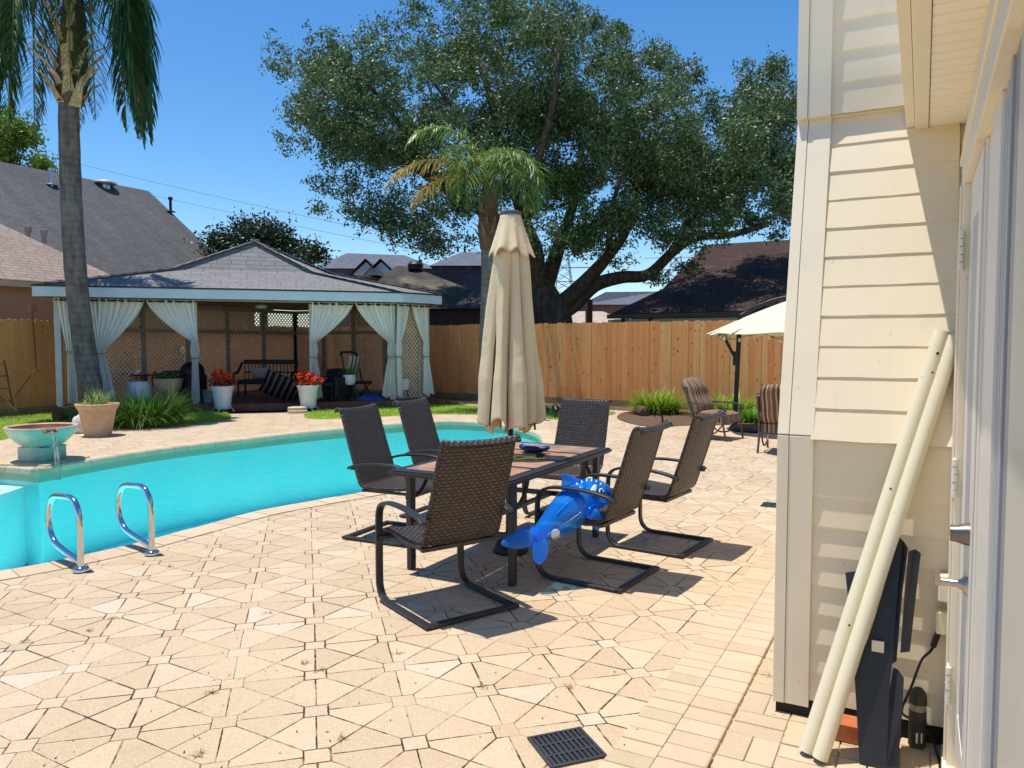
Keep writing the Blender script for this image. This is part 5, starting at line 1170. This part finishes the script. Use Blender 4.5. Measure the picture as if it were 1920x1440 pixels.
MAT_WICK = wicker_mat('brown resin wicker', S(96,80,72), S(74,62,56), S(24,20,19)); MAT_FRAME = plain('charcoal powder coat', S(58,58,62), .4, .35, var=.15, scale=12, spec=.5)
PROF = cr([(0,-.425,1.015),(0,-.405,1.04),(0,-.375,1.035),(0,-.352,.99),(0,-.318,.88),(0,-.275,.74),(0,-.228,.60),(0,-.195,.50),(0,-.172,.448),(0,-.13,.425),(0,0,.418),(0,.16,.428),(0,.27,.436),(0,.325,.422),(0,.345,.385)],5)
PL=[0.]; 
for i in range(1,len(PROF)): PL.append(PL[-1]+(PROF[i]-PROF[i-1]).length)
SPL=40
def shell(i0,i1):
    m=MB(); n=i1-i0; W=.50
    def fn(u,v):
        t=i0+v*n; i=min(int(round(t)),len(PROF)-1); p=PROF[i]; ww=W*(.94+.06*min(1,i/30)); sag=.012*(1-(2*u-1)**2)
        d=(PROF[min(i+1,len(PROF)-1)]-PROF[max(i-1,0)]).normalized(); nn=Vector((0,-d.z,d.y)); nn = nn if True else nn
        q=p+Vector(((u-.5)*ww,0,0))-Vector((0,abs(d.z),abs(d.y)))*sag; return q
    def uvf(u,v):
        i=min(int(round(i0+v*n)),len(PROF)-1); return ((u-.5)*W,PL[i])
    m.grid(fn,24,n,uvf=uvf); return m
def edges(i0,i1,sd):
    m=MB()
    m.tube([PROF[i]+Vector((sd*.25*(.94+.06*min(1,i/30)),0,0)) for i in range(i0,i1+1)],.013,8)
    return m
def make_chair():
    r=thing('dining_chair','','chair')
    for nm,a,b in (('backrest',0,SPL),('seat',SPL,len(PROF)-1)):
        o=shell(a,b).build(nm,MAT_WICK,r,180); md=o.modifiers.new('s','SOLIDIFY'); md.thickness=.016; md.offset=0
        for sd in (-1,1): edges(a,b,sd).build('wicker_edging',MAT_WICK,o,180)
    for s in (-1,1):
        x=s*.292; path=cr([(x,-.255,.575),(x,-.20,.598),(x,-.08,.618),(x,.08,.625),(x,.20,.618),(x,.27,.592),(x,.302,.545),(x,.31,.46),(x,.31,.30),(x,.31,.16),(x,.303,.09),(x,.275,.042),(x,.225,.017),(x,.12,.014),(x,-.30,.014)],5)
        MB().sweep(path,.046,.019).build('side_frame',MAT_FRAME,r,50,bev=.004)
        MB().beam((s*.27,-.255,.573),(s*.25,-.232,.575),.02,.03).build('arm_bracket',MAT_FRAME,r)
    MB().box((-.315,-.318,.0045),(.315,-.272,.0235)).build('base_bar',MAT_FRAME,r,bev=.004)
    m=MB(); m.box((-.30,.285,.372),(.30,.318,.40)); m.box((-.24,-.15,.385),(-.21,.285,.405)); m.box((.21,-.15,.385),(.24,.285,.405)); m.box((-.25,-.16,.385),(.25,-.13,.41)); m.build('seat_support',MAT_FRAME,r,bev=.003)
    return r
CH=[((-.395,4.56),(-.58,.81),'dark wicker dining chair nearest the camera, back turned towards us'),
    ((.59,5.18),(-.83,.55),'wicker dining chair holding the blue inflatable dolphin'),
    ((1.165,5.97),(-.82,.57),'empty wicker dining chair right of the chair with the inflatable dolphin'),
    ((-.95,6.25),(.90,-.43),'wicker dining chair on pool side of table, left of another against the water'),
    ((-.60,7.02),(.90,-.43),'wicker dining chair on pool side of table, nearer the closed umbrella'),
    ((.52,7.0),(-.50,-.87),'wicker dining chair at far end of table, facing the camera')]
proto=make_chair()
for i,(p,f,lb) in enumerate(CH):
    o = proto if i==0 else dup(proto); v=lw(*p); o.location=(v.x,v.y,.003); o.rotation_euler=(0,0,ang(*f)); o['label']=lb; o['group']='wicker dining chairs round the table'
# table
def slate_mat():
    M=Mat('rust slate tiles',.45,spec=.5); P=M.pos('Object'); n=M.noise(P,3.2,6,.65,1.2); c=M.mix(n.mr(.3,.55),S(144,106,86),S(186,144,114)); c=M.mix(M.noise(P,1.7,4,.6,.8).mr(.5,.68)*.8,c,S(126,118,112)); c=M.mix(M.noise(M.map(P,(1,6,1)),4,5).mr(.55,.75)*.5,c,S(112,76,58)); M.col(c); M.bump(n,.25,.004); return M.m
TC=lw(-.01,5.74); tb=thing('patio_table','rectangular slate topped patio table with stepped charcoal frame','table',(TC.x,TC.y,.003),R(0)); hx,hy=.475,.885; Zt=.715
m=MB()
for a,z0,z1,ins in ((0,Zt-.028,Zt-.012,0),(1,Zt-.012,Zt-.001,.012),(2,Zt-.044,Zt-.028,.016)):
    x,y=hx-ins,hy-ins; w=.075
    for q in (((-x,-y),(x,-y+w)),((-x,y-w),(x,y)),((-x,-y+w),(-x+w,y-w)),((x-w,-y+w),(x,y-w))): m.box((q[0][0],q[0][1],z0),(q[1][0],q[1][1],z1))
m.build('frame',MAT_FRAME,tb,bev=.004)
m=MB(); x,y=hx-.085,hy-.085
for i in range(2):
    for j in range(4):
        x0=-x+i*x; y0=-y+j*y/2; m.box((x0+.003,y0+.003,Zt-.02),(x0+x-.003,y0+y/2-.003,Zt+.002))
m.build('tile_top',slate_mat(),tb,bev=.0015)
m=MB(); 
for j in (1,2,3): m.box((-x,-y+j*y/2-.022,Zt-.012),(x,-y+j*y/2+.022,Zt+.005))
m.build('cross_band',MAT_FRAME,tb,bev=.002)
for sx in (-1,1):
    for sy in (-1,1):
        lg=MB(); lg.box((sx*.40-.02,sy*.72-.03,.0),(sx*.40+.02,sy*.72+.03,Zt-.04)); o=lg.build('leg',MAT_FRAME,tb,bev=.006)
        MB().tube(cr([(sx*.40,sy*.69,.50),(sx*.40,sy*.60,.53),(sx*.40,sy*.53,.60),(sx*.40,sy*.50,.67)],6),.014,8).build('scroll',MAT_FRAME,o,60)
m=MB(); m.box((-.385,-.735,.30),(.385,-.705,.34)); m.box((-.385,.705,.30),(.385,.735,.34)); m.box((-.02,-.705,.305),(.02,.705,.335)); m.build('stretcher',MAT_FRAME,tb,bev=.004)
# closed umbrella
def ucloth_mat():
    M=Mat('beige umbrella canvas',.85,spec=.2); P=M.pos('Object'); c=M.mix(M.noise(P,2.4,4).mr(.35,.7)*.5,S(252,236,200),S(244,222,182)); M.col(c); M.bump(M.noise(M.map(P,(1,1,.3)),22,4)+M.noise(P,7,5,.6,.8)*1.5,.5,.010)
    tl=M.node('ShaderNodeBsdfTranslucent'); M.link(c,tl.inputs[0]); mx=M.node('ShaderNodeMixShader'); mx.inputs[0].default_value=.26; M.link(M.b.outputs[0],mx.inputs[1]); M.link(tl.outputs[0],mx.inputs[2]); M.link(mx.outputs[0],M.n['Material Output'].inputs[0]); return M.m
MAT_UMB=ucloth_mat(); um=thing('closed_umbrella','tall closed beige patio umbrella through the dining table','umbrella',(TC.x,TC.y,0))
def fold(th,k,ph=0.):
    q=th*8/(2*math.pi)+.18*math.sin(th*2+1)+ph; f=abs(2*(q-math.floor(q))-1); return f
def canopy(th,v):
    z=2.245-1.27*v; r0=.125+.105*min(1,v*1.35)**.9+.028*max(0,v-.6)/.4
    f=fold(th,8,.10*v); a=.20+.42*v**.8
    r=r0*(1-a*(1-f**.7)+.05*math.sin(3*th+v*5)+.03*math.sin(11*th+2+v*7)); tw=th+.16*v*math.sin(8*th+.6)
    e_=max(0,v-.80)/.20; zz=z+e_*(.085*(f-.6)+.025*math.sin(3*th+1)+.018*math.sin(11*th))
    return (r*math.cos(tw),r*math.sin(tw),zz)
o=MB().grid(lambda u,v:canopy(u*2*math.pi,v),192,60).build('canopy',MAT_UMB,um,180); md=o.modifiers.new('s','SOLIDIFY'); md.thickness=.003
def vent(th,v):
    f=fold(th,8,.2); r=.074+.100*v**1.2; r*=1-(.22*v)*(1-f)+.05*v*math.sin(3*th); return (r*math.cos(th),r*math.sin(th),2.52-.285*v+.022*v*math.sin(8*th+1)*v-.02*v*math.cos(3*th))
o=MB().grid(lambda u,v:vent(u*2*math.pi,v),128,16).build('vent_flap',MAT_UMB,um,180); md=o.modifiers.new('s','SOLIDIFY'); md.thickness=.003
MB().lathe([(0,2.50),(.076,2.515),(.080,2.525),(.078,2.545),(.06,2.552),(0,2.556)],28).build('top_cap',plain('grey cap',S(96,96,94),.5),um,50)
MB().tube([(0,0,.02),(0,0,2.5)],.0195,14).build('pole',MAT_BLKMET,um,60)
for k in range(8):
    a=k*math.pi/4+.3; MB().tube([(.10*math.cos(a),.10*math.sin(a),2.1),(.185*math.cos(a),.185*math.sin(a),.93+.02*(k%3))],.008,6).build('rib',MAT_BLKMET,um)
MB().lathe([(0,0),(.13,.0),(.135,.02),(.12,.05),(.1,.09),(.04,.11),(.035,.3),(0,.3)],32).build('base',MAT_BLKMET,um,50)
# on the table
q=pl(1000,848,(0,0,Zt+.01),Vector((0,0,1))); r=thing('swim_case','dark blue padded curved case lying on table tiles','case',(q.x,q.y,Zt+.006),ang(1,-.55)+R(90))
MAT_NAVY=plain('navy padded fabric',S(28,34,74),.45,var=.3,scale=30,bump=.2)
m=MB(); 
def casefn(u,v):
    a=v*2*math.pi; e=(1-abs(2*u-1)**3.2)**.5; return ((u-.5)*.27, .045*e*math.cos(a)+.02*(2*u-1)**2, .028+.028*e*math.sin(a)+.018*(2*u-1)**2)
m.grid(casefn,30,18); m.build('case',MAT_NAVY,r,180); m=MB(); m.grid(lambda u,v:((u-.5)*.25,.026*(v-.5)*2*(1-abs(2*u-1)**4)+.02*(2*u-1)**2,.0565+.019*(2*u-1)**2-.006*(2*v-1)**2),20,6); o=m.build('top_panel',plain('pale blue panel',S(120,140,206),.35),r,180); md=o.modifiers.new('s','SOLIDIFY'); md.thickness=.002
q=pl(992,861,(0,0,Zt),Vector((0,0,1))); r=thing('bungee_loop','yellow elastic loop with black toggle on the table edge','strap',(q.x,q.y,Zt+.009),ang(1,0)+R(90)); loop=[(.105*math.cos(t)*(1+.06*math.cos(2*t)),.062*math.sin(t),.006*math.sin(3*t)+.003) for t in [i*2*math.pi/48 for i in range(49)]]
MB().tube(loop,.0085,8,cap=False).build('cord',plain('yellow elastic',S(250,214,90),.5),r,180); MB().tube([(.06,.05,.01),(.09,.03,.02),(.11,.0,.012)],.014,8).build('toggle',MAT_BLKMET,r,60)

# ---- inflatable dolphin
def vinyl(name,c,tr):
    m=bpy.data.materials.new(name); m.use_nodes=True; T=m.node_tree; b=T.nodes['Principled BSDF']; b.inputs['Base Color'].default_value=c; b.inputs['Roughness'].default_value=.07; b.inputs['Specular IOR Level'].default_value=.7; b.inputs['Coat Weight'].default_value=.5
    t=T.nodes.new('ShaderNodeBsdfTransparent'); t.inputs[0].default_value=(min(1,c[0]*2+.12),min(1,c[1]*1.6+.3),1,1); mx=T.nodes.new('ShaderNodeMixShader'); mx.inputs[0].default_value=tr
    nz=T.nodes.new('ShaderNodeTexNoise'); nz.inputs['Scale'].default_value=17; bp=T.nodes.new('ShaderNodeBump'); bp.inputs['Strength'].default_value=.22; bp.inputs['Distance'].default_value=.012; tc=T.nodes.new('ShaderNodeTexCoord'); T.links.new(tc.outputs['Object'],nz.inputs['Vector']); T.links.new(nz.outputs['Fac'],bp.inputs['Height']); T.links.new(bp.outputs[0],b.inputs['Normal'])
    T.links.new(b.outputs[0],mx.inputs[1]); T.links.new(t.outputs[0],mx.inputs[2]); T.links.new(mx.outputs[0],T.nodes['Material Output'].inputs[0]); return m
MAT_VIN=vinyl('blue translucent vinyl',S(26,136,250),.5); MAT_VIN2=vinyl('lighter blue translucent vinyl',S(60,140,250),.62)
dl0=lw(.42,5.05,.44); dol=thing('inflatable_dolphin','shiny translucent blue inflatable dolphin lying across a wicker chair, tail hanging','pool toy',(dl0.x,dl0.y,.44)); OD=Vector(dl0)
def dp(px,py,d): return pd(px,py,d)-OD
SPN=cr([dp(1148,944,5.20),dp(1141,936,5.19),dp(1128,929,5.17),dp(1110,928,5.13),dp(1090,938,5.08),dp(1070,955,5.03),dp(1048,973,4.97),dp(1027,989,4.91),dp(1010,1002,4.86),dp(1000,1010,4.83)],5)
RAD=[p.x for p in cr([(.018,0,0),(.052,0,0),(.088,0,0),(.112,0,0),(.134,0,0),(.130,0,0),(.110,0,0),(.078,0,0),(.052,0,0),(.036,0,0)],5)]
m=MB(); m.tube(SPN,RAD,28)
body=m.build('body',MAT_VIN,dol,180)
def flip_(pts,rad,flat,axis,name,mat):
    P=cr(pts,6); rr=[q.x for q in cr([(a,0,0) for a in rad],6)]; m=MB(); k=len(P); n=18; vs=[]; ax=Vector(axis).normalized()
    for i in range(k):
        T=(P[min(i+1,k-1)]-P[max(i-1,0)]).normalized(); x=T.cross(ax).normalized(); y=x.cross(T)
        for j in range(n): a=2*math.pi*j/n; vs.append(P[i]+x*rr[i]*math.cos(a)+y*rr[i]*flat*math.sin(a))
    m.add(vs,[(i*n+j,i*n+(j+1)%n,(i+1)*n+(j+1)%n,(i+1)*n+j) for i in range(k-1) for j in range(n)]+[tuple(range(n-1,-1,-1)),tuple((k-1)*n+j for j in range(n))]); return m.build(name,mat,dol,180)
flip_([dp(1016,1004,4.86),dp(992,1006,4.83),dp(968,1014,4.80),dp(948,1018,4.78),dp(940,1020,4.77)],[.05,.066,.056,.030,.010],.36,-Fw+Vector((0,0,.5)),'tail_fluke',MAT_VIN2)
flip_([dp(1010,1000,4.86),dp(1012,1018,4.82),dp(1013,1036,4.79),dp(1009,1050,4.77),dp(1006,1057,4.76)],[.045,.058,.052,.034,.012],.36,-Fw+Vector((0,0,.5)),'tail_fluke',MAT_VIN2)
flip_([dp(1080,920,5.07),dp(1070,910,5.06),dp(1061,897,5.06),dp(1054,890,5.06)],[.09,.07,.036,.010],.3,-Fw,'dorsal_fin',MAT_VIN)
flip_([dp(1098,952,5.0),dp(1110,962,4.96),dp(1119,978,4.95),dp(1118,994,4.95)],[.04,.048,.038,.012],.35,-Fw+Vector((0,0,.6)),'pectoral_fin',MAT_VIN)
flip_([dp(1100,945,5.26),dp(1120,952,5.32),dp(1130,962,5.36)],[.04,.04,.012],.35,-Fw+Vector((0,0,.6)),'pectoral_fin',MAT_VIN)
def onbody(px,py,lift=.004):          # point of the camera-side skin under a photo position
    d=ray(px,py).normalized(); best=None
    for i in range(len(SPN)):
        w_=SPN[i]+OD-CAM; t=w_.dot(d); miss=(w_-d*t).length
        if miss<RAD[i]:
            s=t-math.sqrt(RAD[i]**2-miss**2)
            if best is None or s<best[0]: best=(s,(CAM+d*s-(SPN[i]+OD)).normalized())
    if best is None: best=(5.1,-d)
    return CAM+d*best[0]-OD+best[1]*lift, best[1]
def patch(outline, name, mat, parent, lift):
    c=Vector((sum(p[0] for p in outline)/len(outline),sum(p[1] for p in outline)/len(outline))); vs=[onbody(c.x,c.y,lift)[0]]; 
    for f in (.5,1.):
        for p in outline: vs.append(onbody(c.x+(p[0]-c.x)*f,c.y+(p[1]-c.y)*f,lift)[0])
    n=len(outline); m=MB(); m.add(vs,[(0,1+i,1+(i+1)%n) for i in range(n)]+[(1+i,1+n+i,1+n+(i+1)%n,1+(i+1)%n) for i in range(n)]); o=m.build(name,mat,parent,180); md=o.modifiers.new('s','SOLIDIFY'); md.thickness=.0015; md.offset=0; return o
def ell(cx,cy,rx,ry,rot=0,n=20): return [(cx+rx*math.cos(t)*math.cos(rot)-ry*math.sin(t)*math.sin(rot),cy+rx*math.cos(t)*math.sin(rot)+ry*math.sin(t)*math.cos(rot)) for t in [i*2*math.pi/n for i in range(n)]]
MAT_VW=plain('white print on vinyl',S(206,224,244),.25,var=.05); MAT_VB=plain('dark print on vinyl',S(8,14,40),.2,var=.1); MAT_VC=plain('cyan print on vinyl',S(30,130,232),.2,var=.1)
cr2=[(p.x,p.y) for p in cr([(1136,944,0),(1118,946,0),(1100,953,0),(1082,966,0),(1062,980,0),(1042,994,0),(1024,1004,0)],5)]
patch(ell(1113,919,5.5,10.5,.35),'eye_patch',MAT_VW,body,.004); e_=patch(ell(1127.5,924,5,8.5,-.25),'eye',MAT_VW,body,.004); patch(ell(1127.8,924.5,3.6,6.8,-.25),'eye_pupil',MAT_VB,body,.007); patch(ell(1128.6,922.5,1.3,1.8),'eye_glint',MAT_VW,body,.010)
for k_,(x_,y_) in enumerate(((1082,908),(1091,904),(1100,901),(1109,901),(1118,903),(1126,908))): patch(ell(x_,y_,1.2,3.2,-.5+.2*k_,10),'head_stripe',MAT_VW,body,.003)
for k_,(x_,y_) in enumerate(((1046,962),(1050,958),(1054,954),(1058,950),(1062,946))): patch(ell(x_,y_,3.6,.8,-.9,8),'side_wrinkle',MAT_VC,body,.003)
sm=MB(); sm.tube([onbody(x_,y_,.001)[0] for x_,y_ in cr2],.0028,6); sm.build('welded_seam',MAT_VC,body,180)
patch(ell(1041,1001,8,10,.5),'belly_patch',MAT_VW,body,.004); patch(ell(1090,914,4,7,-.4),'side_patch',MAT_VC,body,.004)

# ================================================================ FAR SITTING CORNER
CU=lw(4.98,13.7); cu=thing('cantilever_umbrella','open cream cantilever umbrella on dark mast beyond the house corner','umbrella',(CU.x,CU.y,0))
MAT_CREAMC=cloth_mat('cream umbrella cloth',S(244,236,212),.3)
def ucan(u,v):
    a=u*2*math.pi+.22; k=a*8/(2*math.pi); f=k-math.floor(k); rr=1.52*v*(math.cos(math.pi/8)/math.cos((f-.5)*math.pi/4)); return (rr*math.cos(a),rr*math.sin(a),2.36-.60*v**1.12-.03*v*math.sin(f*math.pi))
o=MB().grid(ucan,64,14).build('canopy',MAT_CREAMC,cu); md=o.modifiers.new('s','SOLIDIFY'); md.thickness=.004
for k in range(8):
    a=k*math.pi/4+.22; MB().tube([(.05*math.cos(a),.05*math.sin(a),2.30),(1.46*math.cos(a),1.46*math.sin(a),1.735)],.010,6).build('rib',MAT_BLKMET,cu)
oc=Vector((CU.x,CU.y,0)); MB().tube([pd(1376,806,14.1)-oc,pd(1378,790,14.1)-oc,pd(1386,622,14.1)-oc,pd(1388,590,14.1)-oc],.042,12).build('mast',MAT_BLKMET,cu,60)
MB().tube(cr([pd(1388,592,14.1)-oc,pd(1400,585,14.1)-oc,pd(1425,572,14.0)-oc,pd(1460,560,13.9)-oc,pd(1500,553,13.75)-oc,Vector((0,0,2.44)),Vector((0,0,2.34))],6),.03,10).build('arm',MAT_BLKMET,cu,60)
m=MB(); m.tube([pd(1377,668,14.1)-oc,pd(1356,629,14.0)-oc],.028,8); m.build('tilt_strut',MAT_BLKMET,cu,60); m=MB(); m.lathe(sphere_lathe(.085),14,pd(1355,629,14.0)-oc); m.build('lamp_head',MAT_NICK,cu,60); m=MB(); m.cbox(pd(1380,672,14.1)-oc,(.10,.10,.26)); m.build('crank_box',MAT_BLKMET,cu,bev=.02)
bp0=pd(1395,808,14.0)-oc; MB().lathe([(0,0),(.46,0),(.48,.03),(.44,.07),(.2,.09),(0,.10)],24,(bp0.x+.2,bp0.y,0.004)).build('base',plain('black base sand bag',S(44,44,46),.6,var=.3,bump=.3),cu,40)
r=thing('string_lights','thin string of clear bulbs drooping under the cantilever umbrella','lights',(CU.x,CU.y,0)); P=cr([pd(1345,627,13.2)-oc,pd(1375,636,13.1)-oc,pd(1398,630,13.1)-oc,pd(1430,626,13.0)-oc,pd(1455,634,13.0)-oc,pd(1490,640,13.0)-oc],8); MB().tube(P,.005,5).build('wire',MAT_BLKMET,r)
for i in (4,12,20,28,34): MB().lathe([(0,-.07),(.02,-.06),(.024,-.035),(.012,0),(0,0)],10,P[i]).build('bulb',plain('clear bulb',S(220,210,190),.1) if i==4 else bpy.data.materials['clear bulb'],r,60)
MAT_STRP=stripe_mat('brown striped cushion',[(S(112,84,70),.25),(S(178,150,120),.12),(S(86,64,56),.18),(S(196,170,138),.1),(S(128,98,80),.22),(S(170,142,114),.13)],.19,0,'UV',.9); MAT_BRZ=plain('bronze aluminium',S(98,88,80),.45,.4,var=.15)
def lounge(label,c,f,first=None):
    r=thing('lounge_chair',label,'chair',(c.x,c.y,.003),ang(*f),'striped cushion lounge chairs')
    m=MB(); m.grid(lambda u,v:((u-.5)*.60,(v-.5)*.64,.45+.05*(1-(2*u-1)**6)*(1-(2*v-1)**6)),12,12,uvf=lambda u,v:(u*.56,v)); m.grid(lambda u,v:((u-.5)*.60,(v-.5)*.64,.32),1,1,flip=True)
    for a,b in (((-.30,-.32),(.30,-.32)),((.30,-.32),(.30,.32)),((.30,.32),(-.30,.32)),((-.30,.32),(-.30,-.32))): m.add([(a[0],a[1],.32),(b[0],b[1],.32),(b[0],b[1],.45),(a[0],a[1],.45)],[(0,1,2,3)],0,None,[(0,0),(.56,0),(.56,.1),(0,.1)])
    m.build('seat_cushion',MAT_STRP,r,60)
    m=MB()
    for sg in (1,-1): m.grid(lambda u,v:((u-.5)*.62*(1-.14*v**6), -.24-.24*v-.03*v*v+sg*(.135*((1-(2*u-1)**6)*(1-(2*v-1)**6))**.4*(1-.22*math.cos(v*12.6)*.5-.15*abs(math.sin(u*9.4)))), .45+.63*v-.03*(2*u-1)**2*v),20,20,uvf=lambda u,v:(u*.56,v),flip=sg<0)
    m.build('back_cushion',MAT_STRP,r,180)
    for s in (-1,1):
        x=s*.33; MB().sweep(cr([(x,-.42,.92),(x,-.34,.66),(x,-.10,.63),(x,.20,.62),(x,.32,.58),(x,.35,.50)],5),.045,.022).build('armrest',MAT_BRZ,r,50)
        MB().tube([(x,.31,.58),(x,.30,.30),(x,.36,.0)],.018,8).build('leg',MAT_BRZ,r,60); MB().tube(cr([(x,-.47,.90),(x,-.36,.62),(x,-.28,.34),(x,-.38,.0)],5),.018,8).build('leg',MAT_BRZ,r,60)
        MB().tube(cr([(x*.9,.30,.30),(x*.9,.12,.12),(x*.9,-.12,.10),(x*.9,-.28,.28)],5),.014,8).build('spring_bar',MAT_BRZ,r,60)
    m=MB(); m.box((-.33,.28,.29),(.33,.32,.32)); m.box((-.33,-.31,.29),(.33,-.27,.32)); m.tube([(-.33,-.47,.89),(.33,-.47,.89)],.018,8); m.tube([(-.33,-.33,.5),(.33,-.46,.86)],.012,8); m.tube([(.33,-.33,.5),(-.33,-.46,.86)],.012,8); m.build('seat_frame',MAT_BRZ,r,60); r.scale=(.93,.93,.93); return r
lounge('striped cushion lounge chair facing right beside the umbrella mast, fern at its left',lw(3.40,12.75),(.74,-.67)); lounge('striped cushion lounge chair half hidden by the house corner, seen from behind',lw(3.98,11.15),(.5,.87))
def bush(name,label,c,parts,group=None):
    r=thing(name,label,'plant',(c.x,c.y,0),0,group); V,F=cat(parts); npmesh('foliage',V,F,MAT_FERN,r); return r
MAT_FERN=leafmat('yellow green fern',S(96,138,30),S(170,190,62),.5,.4,.35)
c=gp(1232,775); clump('fern_plant','bright yellow green spiky fern in the mulch bed by fence','plant',c,700,.42,.35,.75,.035,MAT_FERN,None,(.5,1.45),(.4,1.3),4)
c=gp(1362,781); clump('leafy_shrub','yellow green leafy shrub behind lounge chair and umbrella mast','plant',c,800,.5,.3,.75,.04,MAT_FERN,None,(.5,1.4),(.6,1.6),4)
c=gp(1410,790); clump('leafy_shrub','low bright green shrub between umbrella base and second lounge chair','plant',c,600,.36,.2,.45,.04,MAT_LEAFB,None,(.4,1.3),(.6,1.6),3)
c=gp(1203,779); r=thing('log_planter','short brown wicker log planter lying in the mulch left of fern','planter',(c.x,c.y,.10),ang(1,0)+R(98)); o=MB().lathe([(0,-.28),(.10,-.27),(.115,-.2),(.115,.2),(.10,.27),(0,.28)],20).build('log',wicker_mat('brown woven log',S(150,108,84),S(122,86,66),S(60,40,30)),r,60); o.rotation_euler=(R(90),0,0)
c=gp(1242,798); r=thing('garden_tap','short black bent hose tap standing in mulch before the fern','tap',(c.x,c.y,0)); MB().tube(cr([(0,0,0),(0,0,.14),(-.02,0,.2),(-.09,0,.235),(-.12,0,.2)],5),.02,8).build('pipe',MAT_BLKMET,r,60); MB().lathe([(0,0),(.06,0),(.06,.03),(0,.03)],12).build('foot',MAT_BLKMET,r,50)
for (px,py,lb) in ((1022,788,'left black ground spotlight in the grass right of umbrella'),(1042,785,'right black ground spotlight beside the far dining chair back')):
    c=gp(px,py); r=thing('ground_spotlight',lb,'light',(c.x,c.y,0),0,'black ground spotlights'); MB().tube([(0,0,0),(0,0,.16)],.018,8).build('stake',MAT_BLKMET,r,60); o=MB().lathe([(0,-.08),(.045,-.08),(.06,-.02),(.075,.07),(.07,.08),(0,.075)],16).build('head',MAT_BLKMET,r,50); o.location=(0,0,.2); o.rotation_euler=(R(-62),0,R(35)); MB().cbox((0,.06,.21),(.12,.01,.09)).build('panel',MAT_BPAINT,r)

# ---- pool handrails
MAT_STEEL=plain('polished stainless steel',S(206,208,210),.10,1.0,var=.05)
def rail(label,px,py):
    b=gp(px,py,.008); r=thing('pool_handrail',label,'handrail',(b.x,b.y,.008),ang(-.80,.60),'stainless pool handrails')
    P=cr([(0,0,0),(0,0,.18),(0,0,.33),(0,.02,.415),(0,.075,.475),(0,.15,.492),(0,.28,.485),(0,.37,.475),(0,.44,.44),(0,.485,.37),(0,.495,.29),(0,.475,.21),(0,.42,.15),(0,.34,.118),(0,.18,.085),(0,.0,.055)],6)
    MB().tube(P,.0215,16).build('rail_tube',MAT_STEEL,r,180); MB().lathe([(0,0),(.052,0),(.053,.012),(.046,.026),(.024,.034),(0,.034)],28).build('flange',MAT_STEEL,r,50)
rail('nearer left stainless loop handrail at the pool edge',152,1070); rail('right stainless loop handrail, nearer the dining set',285,1039)
# ---- weeds in the joints
Vw=[]
for px,py in ((370,1416),(168,1183),(215,1160),(502,1150),(570,1245),(600,1258),(45,1202),(318,1063),(905,1290),(1068,1290),(1437,1270),(1470,1345),(745,1225),(1262,1378),(1085,1100),(395,1300),(640,1385)):
    c=gp(px,py); n=16; Vw.append(blades(np.array([[c.x,c.y,.002]]*n)+rng.normal(0,.012,(n,3))*[1,1,0], rng.uniform(0,6.28,n), rng.uniform(.012,.04,n), rng.uniform(.002,.004,n), rng.uniform(.1,.9,n), rng.uniform(.2,1.2,n), 2))
V,F=cat(Vw); props(npmesh('weeds',V,F,leafmat('dry weeds',S(96,72,44),S(128,120,62))),kind='stuff')
# dry leaves and crumbs scattered on the patio
n=170; PX=rng.uniform(0,1500,n); PY=rng.uniform(800,1440,n); pts=[]
for a,b in zip(PX,PY):
    g=gp(a,b)
    if g.x<.05 and not inside(pool,np.array([g.x]),np.array([g.y]))[0] and g.length<16 and not inside(lawnA,np.array([g.x]),np.array([g.y]))[0]: pts.append((g.x,g.y,.012 if g.x>-1.03 else .004))
V,F=leaves(np.array(pts),.018,.35,3.0); props(npmesh('leaf_litter',V,F,leafmat('dry leaf bits',S(92,66,40),S(140,108,70))),kind='stuff')
